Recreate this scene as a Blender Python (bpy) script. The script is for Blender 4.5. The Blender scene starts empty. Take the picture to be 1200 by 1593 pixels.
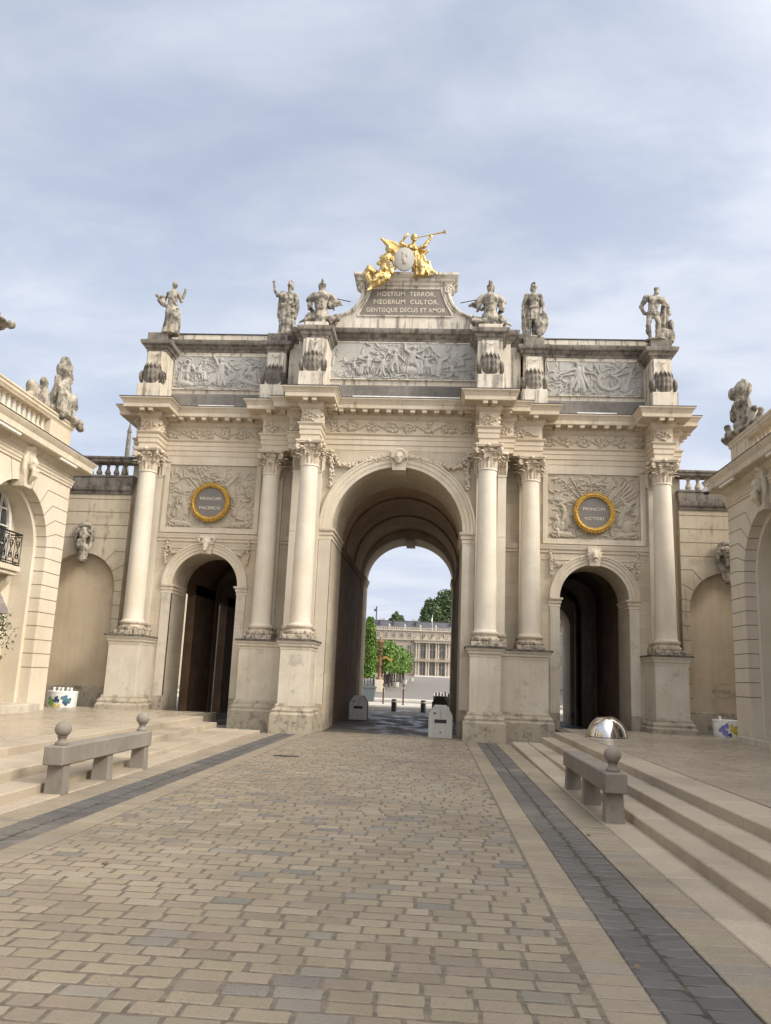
import bpy, bmesh, math, random
import numpy as np
from mathutils import Vector, Matrix, noise
R = math.radians
random.seed(7); np.random.seed(7)
SC = bpy.context.scene
COL = SC.collection

# ------------------------------------------------------------------ camera
def setup_camera():
    yaw, pit, rol = R(3.85), R(11.55), R(2.38)
    cd = bpy.data.cameras.new('camera'); cam = bpy.data.objects.new('camera', cd); COL.objects.link(cam)
    fw = Vector((-math.sin(yaw)*math.cos(pit), math.cos(yaw)*math.cos(pit), math.sin(pit)))
    r = Vector((math.cos(yaw), math.sin(yaw), 0)); u = r.cross(fw)
    rr = math.cos(rol)*r + math.sin(rol)*u; uu = -math.sin(rol)*r + math.cos(rol)*u
    m = Matrix((rr, uu, -fw)).transposed().to_4x4(); m.translation = Vector((1.254, -23.346, 1.6))
    cam.matrix_world = m
    cd.sensor_fit = 'VERTICAL'; cd.sensor_height = 36.0; cd.sensor_width = 27.1
    cd.lens = 1260.14/1593*36.0; cd.clip_start = .1; cd.clip_end = 3000
    SC.camera = cam
setup_camera()

# ------------------------------------------------------------------ sky, sun, exposure
SUN_EL, SUN_AZ = R(37), R(117)          # azimuth clockwise from +Y
def setup_world():
    w = bpy.data.worlds.new("World"); SC.world = w; w.use_nodes = True
    nt = w.node_tree; N = nt.nodes; L = nt.links; N.clear()
    out = N.new('ShaderNodeOutputWorld'); bg = N.new('ShaderNodeBackground'); L.new(bg.outputs[0], out.inputs[0])
    sky = N.new('ShaderNodeTexSky'); sky.sky_type = 'NISHITA'; sky.sun_disc = False
    sky.sun_elevation = SUN_EL; sky.sun_rotation = SUN_AZ; sky.air_density = 1.0; sky.dust_density = 1.2; sky.ozone_density = 1.0
    tc = N.new('ShaderNodeTexCoord'); sep = N.new('ShaderNodeSeparateXYZ'); L.new(tc.outputs['Generated'], sep.inputs[0])
    def math_(op, a, b=None):
        n = N.new('ShaderNodeMath'); n.operation = op
        for k, v in enumerate((a, b)):
            if v is None: continue
            if isinstance(v, (int, float)): n.inputs[k].default_value = v
            else: L.new(v, n.inputs[k])
        return n.outputs[0]
    zz = math_('ADD', math_('MAXIMUM', sep.outputs[2], 0.0), .22)
    cx = math_('DIVIDE', sep.outputs[0], zz); cy = math_('DIVIDE', sep.outputs[1], zz)
    cmb = N.new('ShaderNodeCombineXYZ'); L.new(cx, cmb.inputs[0]); L.new(cy, cmb.inputs[1])
    mp = N.new('ShaderNodeMapping'); L.new(cmb.outputs[0], mp.inputs[0])
    mp.inputs['Location'].default_value = (CLOUD_OFF[0], CLOUD_OFF[1], 0); mp.inputs['Rotation'].default_value = (0, 0, R(25)); mp.inputs['Scale'].default_value = (.75, 1.25, 1)
    def ntex(scale, detail, rough, dist=0.):
        n = N.new('ShaderNodeTexNoise'); n.inputs['Scale'].default_value = scale; n.inputs['Detail'].default_value = detail
        n.inputs['Roughness'].default_value = rough; n.inputs['Distortion'].default_value = dist; L.new(mp.outputs[0], n.inputs['Vector']); return n.outputs['Fac']
    def mrange(v, a, b, c, d):
        n = N.new('ShaderNodeMapRange'); n.interpolation_type = 'SMOOTHSTEP'
        for k, x in enumerate((v, a, b, c, d)):
            if k == 0: L.new(x, n.inputs[0])
            else: n.inputs[k].default_value = x
        return n.outputs[0]
    big = mrange(ntex(.75, 3, .5, .3), .38, .66, 0, 1)
    fine = mrange(ntex(3.4, 9, .58, .25), .3, .75, 0, 1)
    cov = math_('ADD', math_('MULTIPLY', big, .55), math_('MULTIPLY', fine, math_('ADD', math_('MULTIPLY', big, .4), .12)))
    # general veil, thicker towards the horizon
    veil = mrange(sep.outputs[2], .0, .58, .97, .60)
    mask = math_('MINIMUM', math_('ADD', veil, math_('MULTIPLY', cov, .50)), 1.0)
    ccol = N.new('ShaderNodeMixRGB'); L.new(fine, ccol.inputs[0])
    ccol.inputs[1].default_value = (CLOUD[0]*.91, CLOUD[1]*.925, CLOUD[2]*.96, 1); ccol.inputs[2].default_value = (CLOUD[0]*1.15, CLOUD[1]*1.12, CLOUD[2]*1.07, 1)
    mix = N.new('ShaderNodeMixRGB'); L.new(mask, mix.inputs[0]); L.new(sky.outputs[0], mix.inputs[1]); L.new(ccol.outputs[0], mix.inputs[2])
    # bright haze added round the sun, unseen behind the viewer, to lift shaded sides
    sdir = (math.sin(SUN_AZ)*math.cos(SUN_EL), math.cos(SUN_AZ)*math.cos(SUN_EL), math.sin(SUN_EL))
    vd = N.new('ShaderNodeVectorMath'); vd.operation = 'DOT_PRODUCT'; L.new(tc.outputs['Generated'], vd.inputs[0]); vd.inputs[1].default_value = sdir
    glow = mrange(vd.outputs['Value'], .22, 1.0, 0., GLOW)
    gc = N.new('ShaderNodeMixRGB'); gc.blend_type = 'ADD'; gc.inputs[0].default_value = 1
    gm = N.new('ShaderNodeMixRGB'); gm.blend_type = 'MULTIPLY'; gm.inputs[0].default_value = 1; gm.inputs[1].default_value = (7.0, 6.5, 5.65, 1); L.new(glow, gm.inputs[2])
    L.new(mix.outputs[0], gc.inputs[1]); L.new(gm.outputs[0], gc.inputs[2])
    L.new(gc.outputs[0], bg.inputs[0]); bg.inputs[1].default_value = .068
    sd = bpy.data.lights.new('sun', 'SUN'); so = bpy.data.objects.new('sun', sd); COL.objects.link(so)
    d = Vector((math.sin(SUN_AZ)*math.cos(SUN_EL), math.cos(SUN_AZ)*math.cos(SUN_EL), math.sin(SUN_EL)))
    so.rotation_euler = d.to_track_quat('Z', 'Y').to_euler(); so.location = d*60
    sd.energy = SUN_E; sd.angle = R(14); sd.color = (1.0, .92, .79)
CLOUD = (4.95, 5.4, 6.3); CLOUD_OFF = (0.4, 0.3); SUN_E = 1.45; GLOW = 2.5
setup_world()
vs = SC.view_settings; vs.view_transform = 'Standard'; vs.look = 'None'; vs.gamma = 1; vs.exposure = 1.09; vs.use_curve_mapping = False
SC.cycles.max_bounces = 6; SC.cycles.diffuse_bounces = 4; SC.cycles.glossy_bounces = 3

# ------------------------------------------------------------------ materials
class NT:
    def __init__(self, name):
        self.m = bpy.data.materials.new(name); self.m.use_nodes = True
        self.t = self.m.node_tree; self.N = self.t.nodes; self.L = self.t.links
        self.b = self.N['Principled BSDF']; self._geo = None
    def pos(self, scale=(1, 1, 1)):
        if self._geo is None: self._geo = self.N.new('ShaderNodeNewGeometry')
        mp = self.N.new('ShaderNodeMapping'); mp.inputs['Scale'].default_value = scale
        self.L.new(self._geo.outputs['Position'], mp.inputs[0]); return mp.outputs[0]
    def sep(self):
        s = self.N.new('ShaderNodeSeparateXYZ'); self.L.new(self.pos(), s.inputs[0]); return s.outputs
    def noise(self, scale, detail=4, rough=.55, sc3=(1, 1, 1), dist=0.):
        n = self.N.new('ShaderNodeTexNoise'); n.inputs['Scale'].default_value = scale; n.inputs['Detail'].default_value = detail
        n.inputs['Roughness'].default_value = rough; n.inputs['Distortion'].default_value = dist
        self.L.new(self.pos(sc3), n.inputs['Vector']); return n.outputs['Fac']
    def mr(self, v, a, b, c=0., d=1., smooth=True):
        n = self.N.new('ShaderNodeMapRange'); n.interpolation_type = 'SMOOTHSTEP' if smooth else 'LINEAR'
        self.L.new(v, n.inputs[0])
        for k, x in enumerate((a, b, c, d)): n.inputs[k+1].default_value = x
        return n.outputs[0]
    def math(self, op, a, b):
        n = self.N.new('ShaderNodeMath'); n.operation = op
        for k, v in enumerate((a, b)):
            if isinstance(v, (int, float)): n.inputs[k].default_value = v
            else: self.L.new(v, n.inputs[k])
        return n.outputs[0]
    def mix(self, fac, a, b, mode='MIX'):
        n = self.N.new('ShaderNodeMixRGB'); n.blend_type = mode
        for k, v in enumerate((fac, a, b)):
            if isinstance(v, (int, float)): n.inputs[k].default_value = v
            elif isinstance(v, (tuple, list)): n.inputs[k].default_value = (v[0], v[1], v[2], 1)
            else: self.L.new(v, n.inputs[k])
        return n.outputs[0]
    def bump(self, h, strength, dist=.01):
        n = self.N.new('ShaderNodeBump'); n.inputs['Strength'].default_value = strength; n.inputs['Distance'].default_value = dist
        self.L.new(h, n.inputs['Height']); self.L.new(n.outputs[0], self.b.inputs['Normal'])
    def color(self, c):
        if isinstance(c, (tuple, list)): self.b.inputs['Base Color'].default_value = (c[0], c[1], c[2], 1)
        else: self.L.new(c, self.b.inputs['Base Color'])
    def rough(self, r):
        if isinstance(r, (int, float)): self.b.inputs['Roughness'].default_value = r
        else: self.L.new(r, self.b.inputs['Roughness'])

def stone(name, c1, c2, joints=None, crust=0., zcrust=None, foot=0., patch=.0, rough=.88, bump=.25, crust_col=(.05, .045, .04), cs=1., streak=.6, rain=.16):
    """lime stone: two tones in soft clouds, grain, optional ashlar joints, black weather crust in vertical streaks"""
    t = NT(name)
    col = t.mix(t.mr(t.noise(.9, 5, .6), .33, .68), c1, c2)
    g = t.noise(26, 4, .7)
    col = t.mix(t.mr(g, .3, .75, .0, .22), col, (c1[0]*.55, c1[1]*.53, c1[2]*.5))
    warm = t.mr(t.noise(.45, 3, .5, (1, 1, .6)), .5, .75, 0, .35)
    col = t.mix(warm, col, (c1[0]*.86, c1[1]*.76, c1[2]*.62))
    h = g
    if joints:
        bw, bh = joints
        s = t.sep(); cmb = t.N.new('ShaderNodeCombineXYZ'); t.L.new(t.math('ADD', s[0], s[1]), cmb.inputs[0]); t.L.new(s[2], cmb.inputs[1])
        br = t.N.new('ShaderNodeTexBrick'); t.L.new(cmb.outputs[0], br.inputs['Vector'])
        br.inputs['Scale'].default_value = 1; br.inputs['Mortar Size'].default_value = .004; br.inputs['Mortar Smooth'].default_value = .4
        br.inputs['Brick Width'].default_value = bw; br.inputs['Row Height'].default_value = bh
        br.inputs['Color1'].default_value = (1, 1, 1, 1); br.inputs['Color2'].default_value = (.80, .81, .82, 1); br.inputs['Mortar'].default_value = (.52, .47, .42, 1)
        col = t.mix(.8, col, br.outputs['Color'], 'MULTIPLY')
    if patch:
        p = t.mr(t.noise(1.7, 6, .65), .57, .66, 0, patch)
        col = t.mix(p, col, (c1[0]*.45, c1[1]*.43, c1[2]*.42))
    if rain:
        rn = t.mr(t.noise(1.0, 6, .65, (7, 7, .45)), .42, .70, 0, rain); col = t.mix(rn, col, (c1[0]*.42, c1[1]*.38, c1[2]*.33))
        gs = t.mr(t.noise(1.1, 6, .62, (1, 1, .8)), .52, .64, 0, rain*1.1); col = t.mix(gs, col, (.33, .315, .28))
    if crust:
        st = t.noise(1.0*cs, 7, .7, (5.5, 5.5, .5)); cl = t.noise(2.6*cs, 8, .72)
        f = t.mr(t.math('ADD', t.math('MULTIPLY', st, streak), t.math('MULTIPLY', cl, 1-streak)), .555-.11*crust, .67-.09*crust)
        if zcrust:
            za, zb, zc, zd = zcrust
            z = t.sep()[2]; wob = t.math('ADD', z, t.math('MULTIPLY', t.noise(3, 3, .6, (1, 1, .3)), .25))
            band = t.math('MULTIPLY', t.mr(wob, za, zb), t.mr(wob, zc, zd, 1, 0)); f = t.math('MULTIPLY', f, band)
        col = t.mix(t.math('MULTIPLY', f, min(1., .5+.4*crust)), col, crust_col)
    if foot:
        z = t.sep()[2]; f = t.math('MULTIPLY', t.mr(z, .2, 1.0, 1, 0), t.mr(t.noise(2.2, 6, .7), .38, .62))
        col = t.mix(t.math('MULTIPLY', f, foot), col, (.11, .095, .075))
    t.color(col); t.rough(rough); t.bump(h, bump, .012); return t.m

def plain(name, c, rough=.5, metal=0., var=.12, scale=8., bump=0.):
    t = NT(name); n = t.noise(scale, 5, .6)
    t.color(t.mix(t.mr(n, .3, .7), tuple(x*(1-var) for x in c), tuple(min(1, x*(1+var)) for x in c)))
    t.rough(rough); t.b.inputs['Metallic'].default_value = metal
    if bump: t.bump(n, bump, .01)
    return t.m

def attr_mat(name, attr, rough=.8, bump=.35, scale=40, spec=.5, grime=.25, pit=0.):
    """per-piece colour from a colour attribute, with grain and grime"""
    t = NT(name); a = t.N.new('ShaderNodeAttribute'); a.attribute_name = attr
    n = t.noise(scale, 5, .7)
    col = t.mix(t.mr(n, .35, .75, 0, .3), a.outputs['Color'], (.06, .05, .04))
    col = t.mix(t.mr(t.noise(.55, 5, .6), .45, .75, 0, grime), col, (.09, .075, .06))
    col = t.mix(t.mr(t.noise(.35, 3, .5), .5, .7, 0, .25), col, (.42, .35, .26))
    h = n
    if pit:
        v = t.N.new('ShaderNodeTexVoronoi'); v.inputs['Scale'].default_value = 75; t.L.new(t.pos(), v.inputs['Vector'])
        pf = t.math('MULTIPLY', t.mr(v.outputs['Distance'], .0, .45, 1, 0), a.outputs['Alpha'])
        col = t.mix(t.math('MULTIPLY', pf, pit), col, (.07, .065, .06))
        h = t.math('SUBTRACT', n, t.math('MULTIPLY', pf, .8))
    t.color(col); t.rough(t.mr(t.noise(3, 4, .6), .3, .7, rough-.14, rough+.1)); t.b.inputs['Specular IOR Level'].default_value = spec
    t.bump(h, bump, .006); return t.m

M = {}
M['wall'] = stone('cream_limestone', (.53, .45, .335), (.61, .535, .42), joints=(1.15, .42), patch=.16, foot=.5)
M['trim'] = stone('dressed_limestone', (.57, .495, .385), (.64, .57, .465), patch=.10)
M['column'] = stone('column_limestone', (.62, .555, .455), (.69, .63, .53), patch=.06, bump=.12, rain=.09)
M['capital'] = stone('capital_limestone', (.53, .45, .345), (.63, .55, .44), patch=.1, bump=.3)
M['base'] = stone('column_base_limestone', (.50, .43, .33), (.58, .50, .4), crust=.95, crust_col=(.065, .055, .046), cs=3., streak=.35, zcrust=(2.4, 2.5, 2.84, 3.12))
M['cap_top'] = stone('blackened_cap_stone', (.11, .095, .078), (.22, .19, .155), crust=1.0, crust_col=(.04, .035, .03), cs=2.5, streak=.3)
M['pedestal'] = stone('pedestal_limestone', (.53, .475, .39), (.63, .575, .485), patch=.42, foot=.4, bump=.2)
M['plinth'] = stone('rough_plinth_limestone', (.37, .32, .245), (.45, .395, .31), patch=.6, crust=.55, bump=.8, crust_col=(.10, .088, .068), cs=1.6, streak=.15)
M['entab'] = stone('entablature_limestone', (.55, .47, .36), (.62, .54, .43), patch=.1)
M['corn'] = stone('cornice_limestone', (.53, .45, .34), (.60, .52, .41), patch=.14, crust=.12)
M['attic'] = stone('weathered_attic_limestone', (.58, .52, .43), (.66, .605, .52), patch=.22, crust=.60, crust_col=(.085, .076, .066), cs=1.1, streak=.8, rain=.12)
M['attic_dark'] = stone('black_crusted_limestone', (.15, .132, .11), (.30, .265, .22), patch=.5, crust=.75, crust_col=(.05, .045, .04), cs=1.6, streak=.6)
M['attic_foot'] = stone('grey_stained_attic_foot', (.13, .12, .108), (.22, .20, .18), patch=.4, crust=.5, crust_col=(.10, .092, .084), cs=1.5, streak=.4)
M['relief'] = stone('grey_relief_marble', (.36, .35, .33), (.44, .425, .40), patch=.12, crust=.1, crust_col=(.2, .19, .18))
M['relief2'] = stone('trophy_relief_limestone', (.42, .365, .285), (.48, .425, .34), patch=.12)
M['statue'] = stone('statue_limestone', (.33, .295, .24), (.46, .415, .34), patch=.5, crust=1.05, crust_col=(.07, .062, .052), cs=1.6, streak=.3)
M['passage_shade'] = stone('shade_darkened_limestone', (.16, .092, .046), (.22, .135, .074), joints=(1.1, .42), patch=.3)  # passage stone darkened in colour to carry the deep shade inside
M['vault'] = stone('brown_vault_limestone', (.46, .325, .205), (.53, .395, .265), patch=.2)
M['side_wall'] = stone('grey_beige_rusticated_limestone', (.42, .355, .26), (.50, .435, .335), patch=.25, crust=.2)
M['side_top'] = stone('dark_weathered_coping', (.15, .13, .11), (.24, .205, .17), patch=.4, crust=.8)
M['niche'] = stone('ochre_niche_render', (.45, .36, .25), (.51, .42, .305), patch=.12, foot=.5, bump=.1)
M['pav'] = stone('pavilion_limestone', (.60, .53, .42), (.66, .595, .49), patch=.08, bump=.15, rain=.08)
M['pav_trim'] = stone('pavilion_trim_limestone', (.56, .485, .375), (.63, .56, .44), patch=.12, crust=.12)
M['joint'] = plain('dark_joint', (.20, .165, .12), .9)
M['gold'] = plain('gilding', (.56, .40, .165), .40, .95, .2, 9., .3)
M['gold_dull'] = plain('aged_gilding', (.50, .315, .075), .48, .65, .45, 26., .4)
M['slate'] = plain('grey_slate_tablet', (.17, .145, .12), .6, 0, .1, 5)
M['letter'] = plain('pale_letter_paint', (.52, .46, .37), .6)
M['dark_letter_slate'] = plain('medallion_slate', (.155, .14, .125), .55, 0, .1, 5)
M['iron'] = plain('black_wrought_iron', (.018, .018, .019), .45, .6)
M['lead'] = plain('lead_flashing', (.07, .07, .075), .5, .3)
M['white_paint'] = plain('white_window_paint', (.66, .64, .58), .45)
M['glass'] = plain('dark_window_glass', (.045, .05, .055), .08, 0, .3, 2)
M['curtain'] = plain('grey_curtain', (.22, .21, .19), .8)
M['bench'] = stone('grey_bench_stone', (.205, .182, .155), (.27, .242, .205), patch=.35, bump=.3)
M['concrete'] = stone('pale_concrete', (.37, .37, .355), (.43, .43, .41), patch=.15, bump=.2)
M['concrete_shade'] = stone('shade_toned_concrete', (.10, .085, .07), (.13, .11, .09), patch=.2)  # same concrete toned dark: the passage shade is put into its colour
M['dark'] = plain('dark_recess', (.02, .019, .018), .8)
M['bollard'] = plain('black_bollard_paint', (.014, .014, .015), .4)
M['maroon'] = plain('maroon_post_paint', (.10, .035, .03), .45)
M['chrome'] = plain('polished_steel', (.66, .64, .61), .13, 1., .05, 3)
M['white_lamp'] = plain('white_lamp_housing', (.72, .70, .66), .4)
# ------------------------------------------------------------------ mesh helpers
class MB:
    def __init__(s): s.v = []; s.f = []; s.mi = []; s.c = []; s.cuts = []
    def cut(s):
        """what follows becomes a mesh object of its own"""
        if s.f: s.cuts.append((len(s.v), len(s.f)))
        return s
    def add(s, vs, fs, mi=0, col=None):
        o = len(s.v); s.v += [tuple(p) for p in vs]
        for f in fs: s.f.append(tuple(o+i for i in f)); s.mi.append(mi); s.c.append(col)
        return s
    def box(s, x0, x1, y0, y1, z0, z1, mi=0, M_=None, col=None):
        vs = [Vector((x, y, z)) for z in (z0, z1) for y in (y0, y1) for x in (x0, x1)]
        if M_ is not None: vs = [M_ @ v for v in vs]
        return s.add(vs, [(0, 2, 3, 1), (4, 5, 7, 6), (0, 1, 5, 4), (2, 6, 7, 3), (0, 4, 6, 2), (1, 3, 7, 5)], mi, col)
    def bbox(s, x0, x1, y0, y1, z0, z1, b=.01, mi=0, col=None, topz=None):
        """box with chamfered top edges (seen from above)"""
        if topz is None: topz = (z1, z1, z1, z1)
        lo = [(x0, y0, z0), (x1, y0, z0), (x1, y1, z0), (x0, y1, z0)]
        mid = [(x0, y0, topz[0]-b), (x1, y0, topz[1]-b), (x1, y1, topz[2]-b), (x0, y1, topz[3]-b)]
        top = [(x0+b, y0+b, topz[0]), (x1-b, y0+b, topz[1]), (x1-b, y1-b, topz[2]), (x0+b, y1-b, topz[3])]
        fs = [(8, 9, 10, 11)]
        for k in range(4):
            j = (k+1) % 4; fs += [(k, j, 4+j, 4+k), (4+k, 4+j, 8+j, 8+k)]
        return s.add(lo+mid+top, fs, mi, col)
    def cbox(s, x0, x1, y0, y1, z0, z1, b=.01, mi=0, M_=None):
        """box chamfered on all vertical and horizontal edges of the -y face outline and top"""
        bm = bmesh.new(); bmesh.ops.create_cube(bm, size=1)
        for v in bm.verts: v.co = Vector((x0 if v.co.x < 0 else x1, y0 if v.co.y < 0 else y1, z0 if v.co.z < 0 else z1))
        bmesh.ops.bevel(bm, geom=bm.edges[:], offset=b, segments=1, affect='EDGES')
        s.bm(bm, mi, M_); return s
    def bm(s, bm, mi=0, M_=None):
        bm.verts.index_update()
        vs = [(M_ @ v.co) if M_ is not None else v.co.copy() for v in bm.verts]
        s.add(vs, [[v.index for v in f.verts] for f in bm.faces], mi); bm.free()
    def prism(s, pts, y0, y1, mi=0, axis='y'):
        """polygon in xz extruded along y (or yz along x / xy along z)"""
        n = len(pts)
        def P(a, b, t): return {'y': (a, t, b), 'x': (t, a, b), 'z': (a, b, t)}[axis]
        vs = [P(a, b, y0) for a, b in pts]+[P(a, b, y1) for a, b in pts]
        fs = [tuple(range(n))[::-1], tuple(range(n, 2*n))]+[(k, (k+1) % n, n+(k+1) % n, n+k) for k in range(n)]
        return s.add(vs, fs, mi)
    def lathe(s, prof, c=(0, 0, 0), n=20, mi=0, a0=0., a1=2*math.pi, caps=True, fr=None):
        full = abs(a1-a0-2*math.pi) < 1e-6; m = n if full else n+1
        vs = []
        for r, z in prof:
            for k in range(m):
                a = a0+(a1-a0)*k/n; rr = r*(fr(a, z) if fr else 1)
                vs.append((c[0]+rr*math.cos(a), c[1]+rr*math.sin(a), c[2]+z))
        fs = []
        for j in range(len(prof)-1):
            for k in range(n):
                k2 = (k+1) % m; fs.append((j*m+k, j*m+k2, (j+1)*m+k2, (j+1)*m+k))
        if caps and full: fs += [tuple(range(m))[::-1], tuple(range((len(prof)-1)*m, len(prof)*m))]
        return s.add(vs, fs, mi)
    def tube(s, pts, rad, n=8, mi=0, cap=True):
        pts = [Vector(p) for p in pts]; m = len(pts)
        rads = rad if isinstance(rad, (list, tuple)) else [rad]*m
        up = Vector((.13, .21, .97)); vs = []
        for i, p in enumerate(pts):
            t = (pts[min(i+1, m-1)]-pts[max(i-1, 0)]).normalized()
            a = t.cross(up)
            if a.length < .05: a = t.cross(Vector((1, 0, 0)))
            a.normalize(); b = t.cross(a)
            for k in range(n):
                th = 2*math.pi*k/n; vs.append(p+rads[i]*(math.cos(th)*a+math.sin(th)*b))
        fs = [(i*n+k, i*n+(k+1) % n, (i+1)*n+(k+1) % n, (i+1)*n+k) for i in range(m-1) for k in range(n)]
        if cap: fs += [tuple(range(n))[::-1], tuple(range((m-1)*n, m*n))]
        return s.add(vs, fs, mi)
    def ell(s, c, r, n=8, m=6, mi=0, rot=None):
        vs = []; 
        for j in range(m+1):
            ph = -math.pi/2+math.pi*j/m
            for k in range(n):
                th = 2*math.pi*k/n
                p = Vector((r[0]*math.cos(ph)*math.cos(th), r[1]*math.cos(ph)*math.sin(th), r[2]*math.sin(ph)))
                if rot is not None: p = rot @ p
                vs.append(p+Vector(c))
        fs = [(j*n+k, j*n+(k+1) % n, (j+1)*n+(k+1) % n, (j+1)*n+k) for j in range(m) for k in range(n)]
        return s.add(vs, fs, mi)
    def sweep(s, path, prof, closed=False, mi=0, endcap=True):
        """profile [(outward, z)] swept along a plan polyline; outward is to the right of travel"""
        P = [Vector((a, b)) for a, b in path]; n = len(P); ring = []
        for i in range(n):
            d0 = (P[i]-P[i-1]).normalized() if (i > 0 or closed) else None
            d1 = (P[(i+1) % n]-P[i]).normalized() if (i < n-1 or closed) else None
            if d0 is None: d0 = d1
            if d1 is None: d1 = d0
            n0 = Vector((d0.y, -d0.x)); n1 = Vector((d1.y, -d1.x)); b = (n0+n1)
            if b.length < 1e-6: b = n0
            b.normalize(); b = b/max(.25, b.dot(n0)); ring.append([(P[i].x+b.x*o, P[i].y+b.y*o, z) for o, z in prof])
        m = len(prof); vs = [p for r in ring for p in r]; fs = []
        for i in range(n if closed else n-1):
            j = (i+1) % n
            for k in range(m-1): fs.append((i*m+k, j*m+k, j*m+k+1, i*m+k+1))
        if endcap and not closed: fs += [tuple(range(m)), tuple(range((n-1)*m, n*m))[::-1]]
        return s.add(vs, fs, mi)
    def archsweep(s, cx, cz, prof, a0=0., a1=math.pi, n=28, mi=0, ry=1., leg=None):
        """profile [(radius, y)] swept round an arch in the xz plane, with straight legs down to z = leg"""
        sec = []
        if leg is not None: sec.append((0, leg, 1))
        for k in range(n+1):
            a = a0+(a1-a0)*k/n; sec.append((a, None, 1))
        if leg is not None: sec.append((math.pi, leg, 1))
        m = len(prof); vs = []
        for a, lz, _ in sec:
            for r, y in prof:
                vs.append((cx+r*math.cos(a), y, lz if lz is not None else cz+r*ry*math.sin(a)))
        fs = [(i*m+k, i*m+k+1, (i+1)*m+k+1, (i+1)*m+k) for i in range(len(sec)-1) for k in range(m-1)]
        fs += [tuple(range(m)), tuple(range((len(sec)-1)*m, len(sec)*m))[::-1]]
        return s.add(vs, fs, mi)
    def archwall(s, x0, x1, z0, z1, ops, yf, yb, mi=0, n=24, soffit=True, mis=None):
        """wall slab with arched openings [(cx, half, spring, rise)]"""
        mis = mi if mis is None else mis
        ops = sorted(ops); x = x0
        def rect(a, b, c, d):
            if b-a < 1e-5 or d-c < 1e-5: return
            s.add([(a, yf, c), (b, yf, c), (b, yf, d), (a, yf, d)], [(0, 1, 2, 3)], mi)
            s.add([(a, yb, c), (b, yb, c), (b, yb, d), (a, yb, d)], [(3, 2, 1, 0)], mi)
        for cx, h, sp, rise in ops:
            rect(x, cx-h, z0, z1)
            pts = [(cx-h*math.cos(math.pi*k/n), sp+rise*math.sin(math.pi*k/n)) for k in range(n+1)]
            for k in range(n):
                (a, c), (b, d) = pts[k], pts[k+1]
                s.add([(a, yf, c), (b, yf, d), (b, yf, z1), (a, yf, z1)], [(0, 1, 2, 3)], mi)
                s.add([(a, yb, c), (b, yb, d), (b, yb, z1), (a, yb, z1)], [(3, 2, 1, 0)], mi)
            if soffit:
                full = [(cx-h, z0)]+pts+[(cx+h, z0)]
                for k in range(len(full)-1):
                    (a, c), (b, d) = full[k], full[k+1]
                    s.add([(a, yf, c), (b, yf, d), (b, yb, d), (a, yb, c)], [(3, 2, 1, 0)], mis)
            x = cx+h
        rect(x, x1, z0, z1)
        s.add([(x0, yf, z0), (x0, yb, z0), (x0, yb, z1), (x0, yf, z1)], [(0, 1, 2, 3)], mi)
        s.add([(x1, yf, z0), (x1, yb, z0), (x1, yb, z1), (x1, yf, z1)], [(3, 2, 1, 0)], mi)
        s.add([(x0, yf, z1), (x1, yf, z1), (x1, yb, z1), (x0, yb, z1)], [(0, 1, 2, 3)], mi)
        return s
    def build(s, name, mats, parent=None, smooth=None, attr=None):
        cs = [(0, 0)]+[c for c in s.cuts if c[1] < len(s.f)]+[(len(s.v), len(s.f))]
        if len(cs) > 2:
            r = None
            for (v0, f0), (v1, f1) in zip(cs, cs[1:]):
                q = MB(); q.v = s.v[v0:v1]; q.f = [tuple(i-v0 for i in f) for f in s.f[f0:f1]]; q.mi = s.mi[f0:f1]; q.c = s.c[f0:f1]
                o = recalc(q.build(name, mats, parent, smooth, attr)); r = r or o
            return r
        me = bpy.data.meshes.new(name); me.from_pydata(s.v, [], s.f)
        for m in (mats if isinstance(mats, (list, tuple)) else [mats]): me.materials.append(m)
        me.polygons.foreach_set('material_index', s.mi)
        if attr:
            ca = me.color_attributes.new(attr, 'FLOAT_COLOR', 'CORNER'); a = []
            for f, c in zip(s.f, s.c):
                c = c or (.4, .35, .27, 0)
                a += list(c)*len(f)
            ca.data.foreach_set('color', a)
        if smooth is not None:
            me.shade_smooth()
            me.set_sharp_from_angle(angle=R(smooth))
        me.update()
        o = bpy.data.objects.new(name, me); COL.objects.link(o)
        if parent: o.parent = parent
        return o
def recalc(o):
    bm = bmesh.new(); bm.from_mesh(o.data); bmesh.ops.recalc_face_normals(bm, faces=bm.faces); bm.to_mesh(o.data); bm.free(); return o
def thing(name, label, cat, group=None, loc=(0, 0, 0), rz=0.):
    o = bpy.data.objects.new(name, None); COL.objects.link(o); o.location = loc; o.rotation_euler = (0, 0, rz); o.empty_display_size = .3
    o['label'] = label; o['category'] = cat
    if group: o['group'] = group
    return o
def tag(o, label, cat, group=None):
    o['label'] = label; o['category'] = cat
    if group: o['group'] = group
    return o
def struct(o, kind='structure'): o['kind'] = kind; return o
def copy_tree(o, parent=None):
    c = o.copy(); COL.objects.link(c); c.parent = parent
    for ch in list(o.children): copy_tree(ch, c)
    return c
def arc(c, r, a0, a1, n):
    return [(c[0]+r*math.cos(a0+(a1-a0)*k/n), c[1]+r*math.sin(a0+(a1-a0)*k/n)) for k in range(n+1)]

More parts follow.
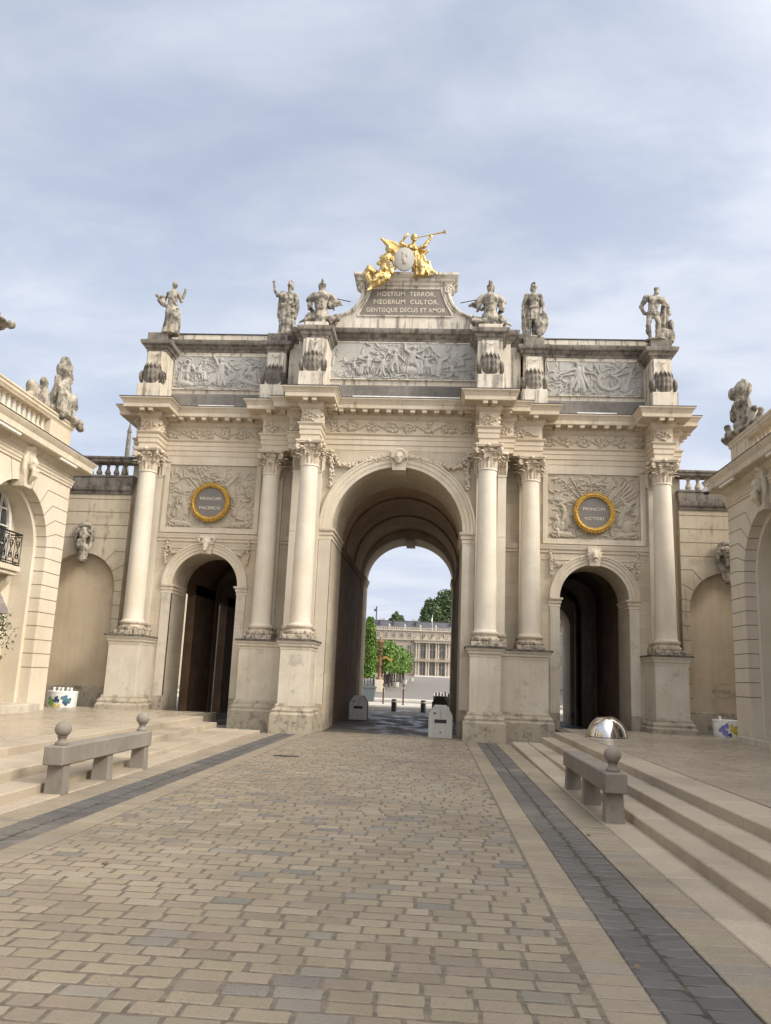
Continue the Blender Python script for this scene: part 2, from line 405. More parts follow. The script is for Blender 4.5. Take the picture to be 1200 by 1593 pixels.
def leaf(mb, base, outd, h, w, curl, mi=0, nz=6, nx=4, lobes=3):
    """acanthus leaf rising from base, leaning along outd, tip curling over"""
    o = Vector(outd).normalized(); side = Vector((0, 0, 1)).cross(o); vs = []
    for j in range(nz+1):
        t = j/nz
        if t < .72: z = h*t/.72; d = .12*curl*t/.72
        else:
            a = (t-.72)/.28*math.pi*.95; z = h+.16*h*math.sin(a)*.8; d = .12*curl+curl*.5*(1-math.cos(a))
        ww = w*(.55+.75*math.sin(math.pi*min(1, t*.9+.12)))*(1+.16*math.sin(t*lobes*2*math.pi)); ww *= (1-.55*max(0, t-.75)/.25)
        for k in range(nx+1):
            u = 2*k/nx-1; bulge = -.35*w*abs(u)**1.5+(.10*w if k == nx//2 else 0)
            vs.append(Vector(base)+o*(d+bulge)+side*(u*ww*.5)+Vector((0, 0, z)))
    fs = [(j*(nx+1)+k, j*(nx+1)+k+1, (j+1)*(nx+1)+k+1, (j+1)*(nx+1)+k) for j in range(nz) for k in range(nx)]
    mb.add(vs, fs, mi)

# ------------------------------------------------------------------ carved relief from strokes
def relief_mesh(name, w, h, nx, nz, strokes, mat, parent, depth=.06, seed=0, rough=.008, frame=0.0, mask=None):
    X, Z = np.meshgrid(np.linspace(0, w, nx), np.linspace(0, h, nz)); H = np.zeros_like(X)
    for (ax, az, bx, bz, r0, r1, k) in strokes:
        dx, dz = bx-ax, bz-az; L2 = dx*dx+dz*dz+1e-9
        m = max(r0, r1)
        i0 = max(0, int((min(ax, bx)-m)/w*(nx-1))); i1 = min(nx, int((max(ax, bx)+m)/w*(nx-1))+2)
        j0 = max(0, int((min(az, bz)-m)/h*(nz-1))); j1 = min(nz, int((max(az, bz)+m)/h*(nz-1))+2)
        if i1 <= i0 or j1 <= j0: continue
        xs = X[j0:j1, i0:i1]; zs = Z[j0:j1, i0:i1]
        t = np.clip(((xs-ax)*dx+(zs-az)*dz)/L2, 0, 1); d2 = (xs-ax-t*dx)**2+(zs-az-t*dz)**2
        r = r0+(r1-r0)*t; q = k*np.sqrt(np.clip(1-d2/(r*r), 0, 1))
        H[j0:j1, i0:i1] = np.maximum(H[j0:j1, i0:i1], q)
    rng = np.random.RandomState(seed)
    ns = np.zeros_like(H)
    for fr in (3, 7, 15):
        a, b = rng.rand(2)*6
        ns += np.sin(X/w*fr*6+a+2*np.sin(Z/h*fr*2.1+b))*np.sin(Z/h*fr*3+b)/fr
    H = H*depth+rough*ns*1.5*(H > 0)+rough*.5*rng.randn(*H.shape)*.35
    if frame: 
        e = np.minimum(np.minimum(X, w-X), np.minimum(Z, h-Z)); H = np.where(e < .012, 0, H)
    vs = np.stack([X.ravel(), -H.ravel(), Z.ravel()], 1)
    idx = np.arange(nx*nz).reshape(nz, nx)
    q = np.stack([idx[:-1, :-1].ravel(), idx[:-1, 1:].ravel(), idx[1:, 1:].ravel(), idx[1:, :-1].ravel()], 1)
    if mask is not None:
        cxs = (X[:-1, :-1]+X[1:, 1:])/2; czs = (Z[:-1, :-1]+Z[1:, 1:])/2; q = q[mask(cxs, czs).ravel()]
    me = bpy.data.meshes.new(name); me.from_pydata(vs.tolist(), [], q.tolist()); me.materials.append(mat); me.shade_smooth(); me.update()
    o = bpy.data.objects.new(name, me); COL.objects.link(o); o.parent = parent; return o

def scroll_strokes(w, h, n, rng, k=1.):
    """undulating acanthus vine with spirals and leaves filling a frieze"""
    S = []; amp = h*.27; lam = w/n
    px = None
    for i in range(int(n*14)+1):
        x = i*lam/14; z = h/2+amp*math.sin(2*math.pi*x/lam/1.0)
        if px: S.append((px[0], px[1], x, z, .022, .022, .8*k))
        px = (x, z)
    for i in range(int(n*2)):
        x = (i+.5)*lam/2; s = 1 if i % 2 == 0 else -1; c = (x, h/2-s*amp*.15)
        pts = [(c[0]+(.04+.085*t/7*1.3)*math.cos(t*.9*s+1), c[1]+(.04+.085*t/7*1.3)*math.sin(t*.9*s+1)) for t in range(8)]
        for a, b in zip(pts, pts[1:]): S.append((a[0], a[1], b[0], b[1], .02, .02, .8*k))
        S.append((c[0], c[1], c[0]+.001, c[1], .045, .045, 1.1*k))
        for q in range(17):
            a = rng.uniform(0, 2*math.pi); r = rng.uniform(.07, h*.46)
            b = a+rng.uniform(-.9, .9); l = rng.uniform(.06, .12)
            x0 = c[0]+r*math.cos(a); z0 = min(h-.03, max(.03, c[1]+r*math.sin(a)))
            x1 = x0+l*math.cos(b); z1 = min(h-.02, max(.02, z0+l*math.sin(b)))
            S.append((x0, z0, x1, z1, .032, .008, rng.uniform(.6, 1.1)*k))
    return S
def figure_strokes(x, z, s, rng, seated=False, arm=None):
    """a small draped figure in relief: head, torso, limbs, drapery folds"""
    S = []; lean = rng.uniform(-.25, .25); d = rng.choice([-1, 1])
    hip = (x, z+.42*s); ch = (x+lean*.3*s, z+.70*s); hd = (x+lean*.42*s+d*.03*s, z+.93*s)
    S.append((hip[0], hip[1], ch[0], ch[1], .12*s, .15*s, 1.0)); S.append((hd[0], hd[1], hd[0], hd[1]+.02*s, .075*s, .07*s, 1.15)); S.append((ch[0], ch[1], hd[0], hd[1], .05*s, .05*s, .9))
    S.append((hd[0]-.02*s*d, hd[1]+.03*s, hd[0]-.06*s*d, hd[1]-.03*s, .055*s, .03*s, .9))
    for sd in (-1, 1):
        sh = (ch[0]+sd*.13*s, ch[1]+.05*s); a = rng.uniform(-1.9, .7) if sd*d < 0 else rng.uniform(-.6, 1.3)
        el = (sh[0]+sd*.2*s*math.cos(a), sh[1]+.2*s*math.sin(a)); b = a+rng.uniform(-1.2, 1.2)
        ha = (el[0]+sd*.2*s*math.cos(b), el[1]+.2*s*math.sin(b))
        S.append((*sh, *el, .062*s, .052*s, .95)); S.append((*el, *ha, .052*s, .036*s, .95))
        if seated: kn = (hip[0]+d*.28*s+sd*.05*s, hip[1]-.02*s+sd*.04*s); ft = (kn[0]+d*.05*s, z)
        else: kn = (hip[0]+sd*.09*s+rng.uniform(-.1, .1)*s, z+.22*s); ft = (kn[0]+rng.uniform(-.12, .12)*s, z)
        S.append((hip[0]+sd*.05*s, hip[1], *kn, .11*s, .085*s, .95)); S.append((*kn, *ft, .08*s, .06*s, .9))
    for q in range(9):
        a = rng.uniform(-.2, .2)*s; S.append((hip[0]+a*.6, hip[1]+.12*s, hip[0]+a*2+d*.15*s*rng.random(), z+rng.uniform(0, .15)*s, .022*s, .03*s, rng.uniform(.7, 1.05)))
    return S
def clutter(w, h, n, rng, dens=None, k=.6):
    """many short curved ridges: drapery, rocks, foliage and arms behind the figures"""
    S = []
    for q in range(n):
        x, z = rng.uniform(.03, w-.03), h*rng.random()**1.35
        if dens and rng.random() > dens(x/w, z/h): continue
        a = rng.uniform(0, 6.28); c = rng.uniform(-.9, .9); r = rng.uniform(.014, .036); l = rng.uniform(.035, .075); kk = rng.uniform(.3, 1)*k
        for i in range(4):
            x1 = min(w-.02, max(.02, x+l*math.cos(a))); z1 = min(h-.02, max(.02, z+l*math.sin(a)))
            S.append((x, z, x1, z1, r, r*.9, kk)); x, z = x1, z1; a += c*.5; r *= .92
    return S
def cloud_strokes(x, z, r, n, rng, k=.5):
    S = []
    for q in range(n):
        a = rng.uniform(0, 6.28); d = r*math.sqrt(rng.random()); l = rng.uniform(.03, .09); b = rng.uniform(-.6, .6)
        px, pz = x+d*math.cos(a)*1.6, z+d*math.sin(a)*.6
        S.append((px, pz, px+l*math.cos(b), pz+l*math.sin(b), .028, .016, rng.uniform(.5, 1)*k))
    return S

# ------------------------------------------------------------------ sculpture (blobs merged into one skin)
class Sculpt:
    def __init__(s): s.mb = MB()
    def ell(s, c, r, rot=None): s.mb.ell(c, r if isinstance(r, (tuple, list)) else (r, r, r), 12, 8, rot=rot); return s
    def limb(s, pts, rads, n=10):
        s.mb.tube(pts, list(rads), n)
        for p, r in zip(pts, rads): s.mb.ell(p, (r*.99,)*3, 10, 7)
        return s
    def cloth(s, rings, folds=9, amp=.13, n=54, ph=0., flat=1.):
        """closed skirt: rings [(centre, rx, ry)] with folds that deepen downwards"""
        vs = []; m = len(rings)
        for j, (c, rx, ry) in enumerate(rings):
            t = j/(m-1)
            for k in range(n):
                a = 2*math.pi*k/n
                f = 1+amp*(.35+.65*(1-t))*(math.sin(folds*a+ph+1.1*t*math.sin(2*a))+.5*math.sin((folds*1.7)*a+2+ph))
                vs.append((c[0]+rx*f*math.cos(a), c[1]+ry*f*math.sin(a), c[2]))
        fs = [(j*n+k, j*n+(k+1) % n, (j+1)*n+(k+1) % n, (j+1)*n+k) for j in range(m-1) for k in range(n)]
        fs += [tuple(range(n))[::-1], tuple(range((m-1)*n, m*n))]
        s.mb.add(vs, fs); return s
    def head(s, c, r=.105, face=(0, -1), tilt=0., hair='short', roll=0.):
        """head with brow, nose, mouth, chin, ears and hair; face = plan direction looked at"""
        f = Vector((face[0], face[1], 0)).normalized(); c = Vector(c)
        side = Vector((-f.y, f.x, 0)); up = Vector((0, 0, 1))
        q = Matrix.Rotation(-tilt, 3, side); f = q @ f; up = q @ up
        B = Matrix((side, -f, up)).transposed()
        def E(x, y, z, a, b, d): s.ell(c+B @ Vector((x*r, y*r, z*r)), (a*r, b*r, d*r), rot=B)
        E(0, .05, .12, .78, .92, .88); E(0, -.25, -.42, .56, .55, .62); E(0, -.55, -.82, .26, .24, .22)
        E(0, -.82, -.18, .14, .28, .34); E(0, -.72, -.52, .27, .16, .08); E(-.32, -.72, .1, .26, .14, .09); E(.32, -.72, .1, .26, .14, .09)
        E(-.78, .08, -.1, .1, .2, .26); E(.78, .08, -.1, .1, .2, .26)
        if hair == 'short':
            for k in range(16):
                a = k*2.4; z = .2+.75*(k/16); E(.72*math.cos(a)*math.cos(z*.9), .1+.75*abs(math.sin(a))*math.cos(z*.8)-.15, .25+.7*math.sin(z), .3, .3, .26)
        elif hair == 'bun':
            E(0, .15, .35, .86, .95, .78); E(0, .95, .35, .42, .42, .4); E(0, .1, 1.05, .4, .4, .3); E(0, -.5, .62, .62, .3, .22)
        elif hair == 'helmet':
            E(0, .12, .45, .95, 1.1, .86); E(0, -.72, .5, .8, .5, .13); E(0, .85, -.1, .62, .4, .5)
            for k in range(9):
                t = k/8; E(0, -.75+1.9*t, 1.35+.38*math.sin(math.pi*t)+(.12 if k % 2 else 0), .22, .26, .34)
            E(-.18, -.35, 1.85, .2, .3, .26); E(.2, .25, 1.95, .2, .32, .26)
        return s
    def hand(s, c, d, r=.045):
        d = Vector(d).normalized(); c = Vector(c); a = d.cross(Vector((0, 1, .2))).normalized()
        s.ell(c, (r, r*.8, r*1.1))
        for k in range(4): s.limb([c+a*r*.5*(k-1.5), c+a*r*.62*(k-1.5)+d*r*(2.0-.25*abs(k-1.3))], [r*.34, r*.24], 6)
        s.limb([c+a*r*.8, c+a*r*1.7+d*r*.8], [r*.36, r*.26], 6); return s
    def build(s, name, mat, parent=None, vox=.022, smooth=2, wrinkle=0., wscale=9., dec=None):
        me = bpy.data.meshes.new(name); me.from_pydata(s.mb.v, [], s.mb.f)
        bm = bmesh.new(); bm.from_mesh(me); bmesh.ops.recalc_face_normals(bm, faces=bm.faces); bm.to_mesh(me); bm.free()
        o = bpy.data.objects.new(name+'_tmp', me); COL.objects.link(o)
        md = o.modifiers.new('r', 'REMESH'); md.mode = 'VOXEL'; md.voxel_size = vox; md.use_smooth_shade = True
        if smooth: sm = o.modifiers.new('s', 'SMOOTH'); sm.iterations = smooth; sm.factor = .5
        dg = bpy.context.evaluated_depsgraph_get(); e = o.evaluated_get(dg)
        m2 = bpy.data.meshes.new_from_object(e); m2.name = name
        bpy.data.objects.remove(o); bpy.data.meshes.remove(me)
        if wrinkle:
            nv = len(m2.vertices); co = np.empty(nv*3); m2.vertices.foreach_get('co', co); co = co.reshape(-1, 3)
            no = np.array([v.normal[:] for v in m2.vertices])
            ns = np.array([noise.noise(Vector((p[0]*wscale, p[1]*wscale, p[2]*wscale*.45))) for p in co])
            co += no*(wrinkle*(np.abs(ns)*2-.5))[:, None]; m2.vertices.foreach_set('co', co.ravel())
        m2.materials.clear(); m2.materials.append(mat); m2.shade_smooth(); m2.update()
        r = bpy.data.objects.new(name, m2); COL.objects.link(r)
        if parent: r.parent = parent
        return r
def lettering(name, text, x, y, z, size, parent, mat, width=None, depth=.006, spacing=1.1):
    cu = bpy.data.curves.new(name, 'FONT'); cu.body = text; cu.size = size; cu.align_x = 'CENTER'; cu.extrude = depth; cu.space_character = spacing; cu.offset = .004*size/.2
    o = bpy.data.objects.new(name+'_tmp', cu); COL.objects.link(o)
    dg = bpy.context.evaluated_depsgraph_get(); me = bpy.data.meshes.new_from_object(o.evaluated_get(dg)); bpy.data.objects.remove(o)
    me.name = name; xs = [v.co.x for v in me.vertices]; w = max(xs)-min(xs); cxm = (max(xs)+min(xs))/2; k = (width/w) if width else 1
    for v in me.vertices: v.co = Vector(((v.co.x-cxm)*k+x, y-v.co.z, v.co.y+z))
    me.materials.clear(); me.materials.append(mat); me.update()
    r = bpy.data.objects.new(name, me); COL.objects.link(r); r.parent = parent; return r
# ================================================================== the triumphal arch
A, B, C, DM = 2.656, 4.056, 8.046, 1.233          # column axes
YC, YS = .70, 1.85                                  # wall planes of the middle and the side bays
YI, YM = 3.40, 12.0                                 # back of the front wall, front of the rear wall
ZP, ZA, ZAB, ZC = 2.57, 7.736, 8.45, 9.96
ARCH = thing('triumphal_arch', 'three bay cream stone triumphal arch with columns, carved attic and open central passage', 'triumphal arch')

def build_walls():
    mb = MB()
    mb.archwall(-3.26, 3.26, -.05, 9.9, [(0, 1.98, 5.96, 1.98)], YC, YI, n=40)
    for s in (-1, 1):
        a, b = (3.262, 8.70) if s > 0 else (-8.70, -3.262)
        mb.archwall(a, b, -.05, 9.9, [(s*6.08, 1.05, 4.22, 1.05)], YS, YI, n=28)
    mb.build('front_wall', M['wall'], ARCH, 35)
    # foot course of the walls
    mb = MB()
    for s in (-1, 1):
        for a, b, y in ((1.99, 3.2, YC-.035), (4.5, 5.02, YS-.035), (7.14, 8.1, YS-.035)):
            x0, x1 = (a, b) if s > 0 else (-b, -a); mb.cut(); mb.bbox(x0, x1, y, y+.3, -.05, .80, .03)
    mb.build('wall_foot', M['plinth'], ARCH)
    # string course over the side arches, and the flat band over it
    mb = MB()
    prof = [(-.02, 5.62), (.03, 5.62), (.035, 5.70), (.075, 5.73), (.085, 5.80), (.10, 5.83), (.10, 5.86), (-.02, 5.88)]
    for s in (-1, 1):
        mb.cut(); mb.sweep([(min(s*4.42, s*8.66), YS), (max(s*4.42, s*8.66), YS)], prof)
        mb.cut(); mb.sweep([(min(s*2.96, s*3.25), YC), (max(s*2.96, s*3.25), YC)], prof); mb.cut(); mb.sweep([(min(s*3.27, s*3.75), YS), (max(s*3.27, s*3.75), YS)], prof)
        mb.cut()
        mb.box(min(s*4.5, s*7.6), max(s*4.5, s*7.6), YS-.022, YS+.1, 5.40, 5.44)
    mb.build('string_course', M['trim'], ARCH, 30)
    # panel frames and upper pilaster strips of the side bays
    mb = MB()
    for s in (-1, 1):
        x0, x1 = min(s*4.67, s*7.52), max(s*4.67, s*7.52); mb.cut()
        for a, b, c, d in ((x0-.16, x1+.16, 8.14, 8.40), (x0-.16, x0, 6.072, 8.138), (x1, x1+.16, 6.072, 8.138), (x0-.16, x1+.16, 5.90, 6.07)):
            mb.box(a, b, YS-.05, YS+.1, c, d)
        # flat strip at the outer corner behind the column
        a, b = min(s*8.40, s*8.74), max(s*8.40, s*8.74); mb.cut(); mb.box(a, b, YS-.07, YS+.2, .8, 8.44)
    mb.build('panel_frame', M['trim'], ARCH)

def build_archivolts():
    for cx, R_, z, yw, w, leg, name in ((0, 1.98, 5.96, YC, .40, 5.96, 'main'), (-6.08, 1.05, 4.22, YS, .32, 4.22, 'l'), (6.08, 1.05, 4.22, YS, .32, 4.22, 'r')):
        mb = MB(); y = yw
        prof = [(R_-.001, y+.05), (R_-.001, y-.03), (R_+w*.28, y-.035), (R_+w*.30, y-.055), (R_+w*.60, y-.06), (R_+w*.63, y-.085), (R_+w*.84, y-.09), (R_+w*.88, y-.115), (R_+w, y-.115), (R_+w, y+.05)]
        mb.archsweep(cx, z, prof, n=40)
        o = recalc(mb.build('archivolt', M['trim'], ARCH, 25))
        # imposts with jamb mouldings
        mb = MB(); h = .34 if R_ > 1.5 else .28; pk = [(-.02, z-h), (.02, z-h+.01), (.02, z-h*.62), (.045, z-h*.58), (.045, z-h*.3), (.085, z-h*.2), (.095, z-.03), (.095, z), (-.02, z)]
        for s in (-1, 1):
            xo = cx+s*(R_+w+.02); xi = cx+s*R_; mb.cut()
            p = [(xo, yw), (xi, yw), (xi, YI-.2)]
            if s < 0: mb.sweep(p, pk)
            else: mb.sweep(p[::-1], pk)
        recalc(mb.build('impost', M['trim'], ARCH, 25))
        # proud jamb strip under the impost
        mb = MB()
        for s in (-1, 1):
            x0, x1 = sorted((cx+s*R_, cx+s*(R_+w*.92))); mb.cut(); mb.box(x0+.003, x1, yw-.028, yw+.1, .78, z-h)
        mb.build('jamb', M['pedestal'], ARCH)

def build_interior():
    mb = MB(); n = 28
    # barrel vault of the middle passage with side walls
    Rv, zs = 2.22, 5.95
    Rv = 2.08
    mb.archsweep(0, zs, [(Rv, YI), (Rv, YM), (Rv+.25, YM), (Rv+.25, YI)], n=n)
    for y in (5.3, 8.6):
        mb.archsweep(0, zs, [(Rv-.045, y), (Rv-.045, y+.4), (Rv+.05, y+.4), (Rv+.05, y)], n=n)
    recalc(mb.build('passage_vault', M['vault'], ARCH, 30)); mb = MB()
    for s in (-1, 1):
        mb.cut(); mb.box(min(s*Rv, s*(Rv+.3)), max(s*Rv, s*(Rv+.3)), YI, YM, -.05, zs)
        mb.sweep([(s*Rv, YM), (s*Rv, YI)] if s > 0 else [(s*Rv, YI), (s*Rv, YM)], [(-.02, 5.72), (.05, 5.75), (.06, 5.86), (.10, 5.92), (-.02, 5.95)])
    mb.build('passage_wall', M['passage_shade'], ARCH, 30); mb = MB()
    # side passages
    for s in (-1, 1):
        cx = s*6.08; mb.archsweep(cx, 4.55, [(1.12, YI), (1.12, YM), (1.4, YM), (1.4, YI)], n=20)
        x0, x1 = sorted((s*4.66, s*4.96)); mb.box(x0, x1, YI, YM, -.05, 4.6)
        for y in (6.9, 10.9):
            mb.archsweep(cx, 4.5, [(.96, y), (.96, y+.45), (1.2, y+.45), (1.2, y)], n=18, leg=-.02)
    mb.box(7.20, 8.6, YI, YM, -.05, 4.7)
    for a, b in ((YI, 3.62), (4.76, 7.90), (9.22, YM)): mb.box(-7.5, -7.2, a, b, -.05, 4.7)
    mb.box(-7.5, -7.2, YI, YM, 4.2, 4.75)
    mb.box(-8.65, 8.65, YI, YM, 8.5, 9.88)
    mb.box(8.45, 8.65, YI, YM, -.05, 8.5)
    recalc(mb.build('side_passage', M['passage_shade'], ARCH, 30))
    mb = MB()
    mb.archwall(-8.70, 8.70, -.05, 9.9, [(-6.08, .90, 4.05, .90), (0, 1.95, 5.92, 1.75), (6.08, .90, 4.05, .90)], YM, 14.0, n=28)
    mb.build('rear_wall', M['wall'], ARCH, 35)
    mb = MB()
    for yy, k in ((YM, -1),):
        mb.archsweep(0, 5.92, [(1.951, yy+.05), (1.951, yy-.05), (2.18, yy-.05), (2.18, yy+.05)], n=30, ry=.9, leg=-.02)
        for s in (-1, 1):
            mb.sweep(([(-2.2, yy), (-1.95, yy), (-1.95, 14.0)] if s < 0 else [(1.95, 14.0), (1.95, yy), (2.2, yy)]), [(-.02, 5.62), (.03, 5.64), (.05, 5.76), (.09, 5.84), (.09, 5.92), (-.02, 5.92)])
    mb.box(-.2, .2, 11.9, 14.1, 7.56, 7.85)
    recalc(mb.build('rear_archivolt', M['wall'], ARCH, 30))

def column_meshes():
    """one column: shaft, base and capital, axis on the local origin, z as built"""
    sh = MB(); prof = [(.345, 2.99), (.325, 3.01), (.312, 3.06)]
    for k in range(1, 17):
        t = k/16; prof.append((.308-.046*t**1.7, 3.06+(ZA-3.13)*t))
    prof += [(.262, ZA-.06), (.285, ZA-.05), (.292, ZA-.025), (.285, ZA), (.25, ZA)]
    sh.lathe(prof, n=36)
    bs = MB(); bs.cbox(-.42, .42, -.42, .42, ZP, ZP+.13, .012)
    bs.lathe([(.40, ZP+.13), (.42, ZP+.15), (.428, ZP+.19), (.42, ZP+.23), (.385, ZP+.25), (.362, ZP+.27), (.358, ZP+.30), (.375, ZP+.325), (.39, ZP+.34), (.398, ZP+.365), (.39, ZP+.395), (.36, ZP+.41), (.345, ZP+.423), (.3, ZP+.423)], n=36)
    cp = MB(); H = ZAB-ZA
    cp.lathe([(.245, ZA), (.25, ZA+.1), (.25, ZA+H*.6), (.275, ZA+H*.75), (.34, ZA+H*.86), (.33, ZA+H*.87)], n=24)
    for row, (h, w, n, off, curl) in enumerate(((.25, .22, 8, 0, .42), (.43, .24, 8, .5, .5))):
        for k in range(n):
            a = 2*math.pi*(k+off)/n; leaf(cp, (.258*math.cos(a), .258*math.sin(a), ZA+.01), (math.cos(a), math.sin(a), 0), h, w, curl*.6, nz=9, nx=6, lobes=4)
            c = Vector((math.cos(a), math.sin(a), 0))*(.33+.05*row)+Vector((0, 0, ZA+h+.005)); cp.ell(c, (.06, .06, .035), 7, 5)
    for k in range(4):
        a = math.pi/4+k*math.pi/2; d = Vector((math.cos(a), math.sin(a), 0))
        # corner volutes and their stalks
        c = d*.475+Vector((0, 0, ZA+H*.745)); sd = Vector((-d.y, d.x, 0))
        pts = [c+d*(  .115*(1-t/17)*math.cos(t*.62+1.9))+Vector((0, 0, .115*(1-t/17)*math.sin(t*.62+1.9))) for t in range(15)]
        cp.tube(pts, .04, 6); cp.tube([d*.27+Vector((0, 0, ZA+H*.5)), d*.36+Vector((0, 0, ZA+H*.72)), pts[0]], [.035, .03, .03], 6)
        cp.ell(c, (.045, .045, .045), 8, 6)
        b = k*math.pi/2; e = Vector((math.cos(b), math.sin(b), 0)); cp.ell(e*.40+Vector((0, 0, ZA+H*.92)), (.07, .07, .06), 8, 6)
        for q in (-1, 1):
            f = Vector((-e.y, e.x, 0)); c2 = e*.335+f*(q*.085)+Vector((0, 0, ZA+H*.73))
            cp.tube([c2+f*(q*.05*(1-t/11)*math.cos(t*.6))+Vector((0, 0, .05*(1-t/11)*math.sin(t*.6))) for t in range(10)], .02, 5)
    pts = []
    for k in range(4):
        a = k*math.pi/2-math.pi/4-math.pi/2
        p0 = Vector((math.cos(a), math.sin(a)))*.60; p1 = Vector((math.cos(a+math.pi/2), math.sin(a+math.pi/2)))*.60
        for t in (.06, .2, .35, .5, .65, .8, .94):
            m = p0.lerp(p1, t); i = (1-4*(t-.5)**2)*.055; m -= m.normalized()*i; pts.append((m.x, m.y))
    cp.prism(pts, ZA+H*.87, ZA+H*.93, axis='z'); cp.prism([(x*1.05, y*1.05) for x, y in pts], ZA+H*.93, ZA+H*.998, axis='z')
    return sh, bs, cp
def build_columns():
    sh, bs, cp = column_meshes(); spots = [(s*q, y) for s in (-1, 1) for q, y in ((A, 0), (B, DM), (C, DM))]
    first = sh.build('column', M['column'], ARCH, 40); bs.build('base', M['base'], first, 35); cp.build('capital', M['capital'], first, 50)
    for i, (x, y) in enumerate(spots):
        c = first if i == 0 else copy_tree(first, ARCH); c.location = (x, y, 0)
    # pilasters behind the columns
    k0 = None
    for s in (-1, 1):
        for x, y in ((A, YC), (B, YS), (C, YS)):
            x *= s
            if k0 is None:
                mb = MB(); mb.box(-.29, .29, -.13, .1, 2.98, ZA-.02)
                mb.box(-.31, .31, -.15, .1, ZA-.05, ZA)
                k0 = mb.build('pilaster', M['column'], ARCH)
                mb = MB()
                for z0, z1, o in ((ZP, ZP+.13, .12), (ZP+.13, ZP+.25, .11), (ZP+.25, ZP+.32, .05), (ZP+.32, ZP+.41, .08)): mb.cbox(-.29-o, .29+o, -.13-o, .1, z0, z1-.002, .012)
                mb.build('base', M['base'], k0)
                mb = MB(); H = ZAB-ZA; mb.box(-.27, .27, -.11, .1, ZA, ZA+H*.86)
                for row, (h, w, offs, curl) in enumerate(((.27, .19, (-.19, 0, .19), .2), (.45, .2, (-.28, -.095, .095, .28), .26))):
                    for q in offs: leaf(cp2 := mb, (q, -.12, ZA+.01), (q*.9, -1, 0), h, w, curl)
                    for q in (-1, 1): leaf(mb, (q*.28, -.03, ZA+.01), (q, -.1, 0), h, w, curl)
                for q in (-1, 1):
                    c = Vector((q*.36, -.22, ZA+H*.75)); mb.tube([c+Vector((q*.085*(1-t/16)*math.cos(t*.62+1.9), -.05*(1-t/16)*math.cos(t*.62+1.9), .09*(1-t/16)*math.sin(t*.62+1.9))) for t in range(15)], .028, 6)
                mb.cbox(-.42, .42, -.26, .1, ZA+H*.87, ZA+H*.995, .015)
                mb.build('capital', M['capital'], k0, 50); k = k0
            else: k = copy_tree(k0, ARCH)
            k.location = (x, y, 0)
    for s in (-1, 1):       # narrow pilaster at the corner of the middle bay
        c = copy_tree(k0, ARCH); c.location = (s*3.13, YC+.035, 0); c.scale = (.44, 1, 1)

def build_pedestals():
    for s in (-1, 1):
        for nm, xa, xb, yf, yb in (('i', 2.215, 3.06, -.60, YC), ('m', 3.13, 4.52, .60, YS), ('o', 7.53, 8.47, .60, YS)):
            x0, x1 = sorted((s*xa, s*xb))
            mb = MB(); mb.cbox(x0, x1, yf, yb, .77, 2.29, .008)
            p = mb.build('pedestal', M['pedestal'], ARCH)
            path = [(x0, yb), (x0, yf), (x1, yf), (x1, yb)]
            if nm == 'm': path = path[1:] if s > 0 else path[:-1]
            mb = MB(); mb.sweep(path, [(-.1, 2.27), (.012, 2.27), (.016, 2.33), (.05, 2.36), (.06, 2.42), (.10, 2.46), (.115, 2.50)])
            recalc(mb.build('cap_moulding', M['pedestal'], p, 30))
            mb = MB(); mb.sweep(path, [(-.1, 2.50), (.125, 2.502), (.13, 2.55), (-.1, ZP)]); mb.box(x0+.05, x1-.05, yf+.05, yb, 2.4, ZP-.001)
            recalc(mb.build('cap_top', M['cap_top'], p))
            mb = MB(); mb.sweep(path, [(-.1, -.05), (.16, -.05), (.16, .50), (.135, .53), (.115, .56), (.125, .61), (.10, .65), (.055, .69), (.05, .74), (.012, .79), (-.1, .79)])
            recalc(mb.build('plinth', M['plinth'], p, 30))

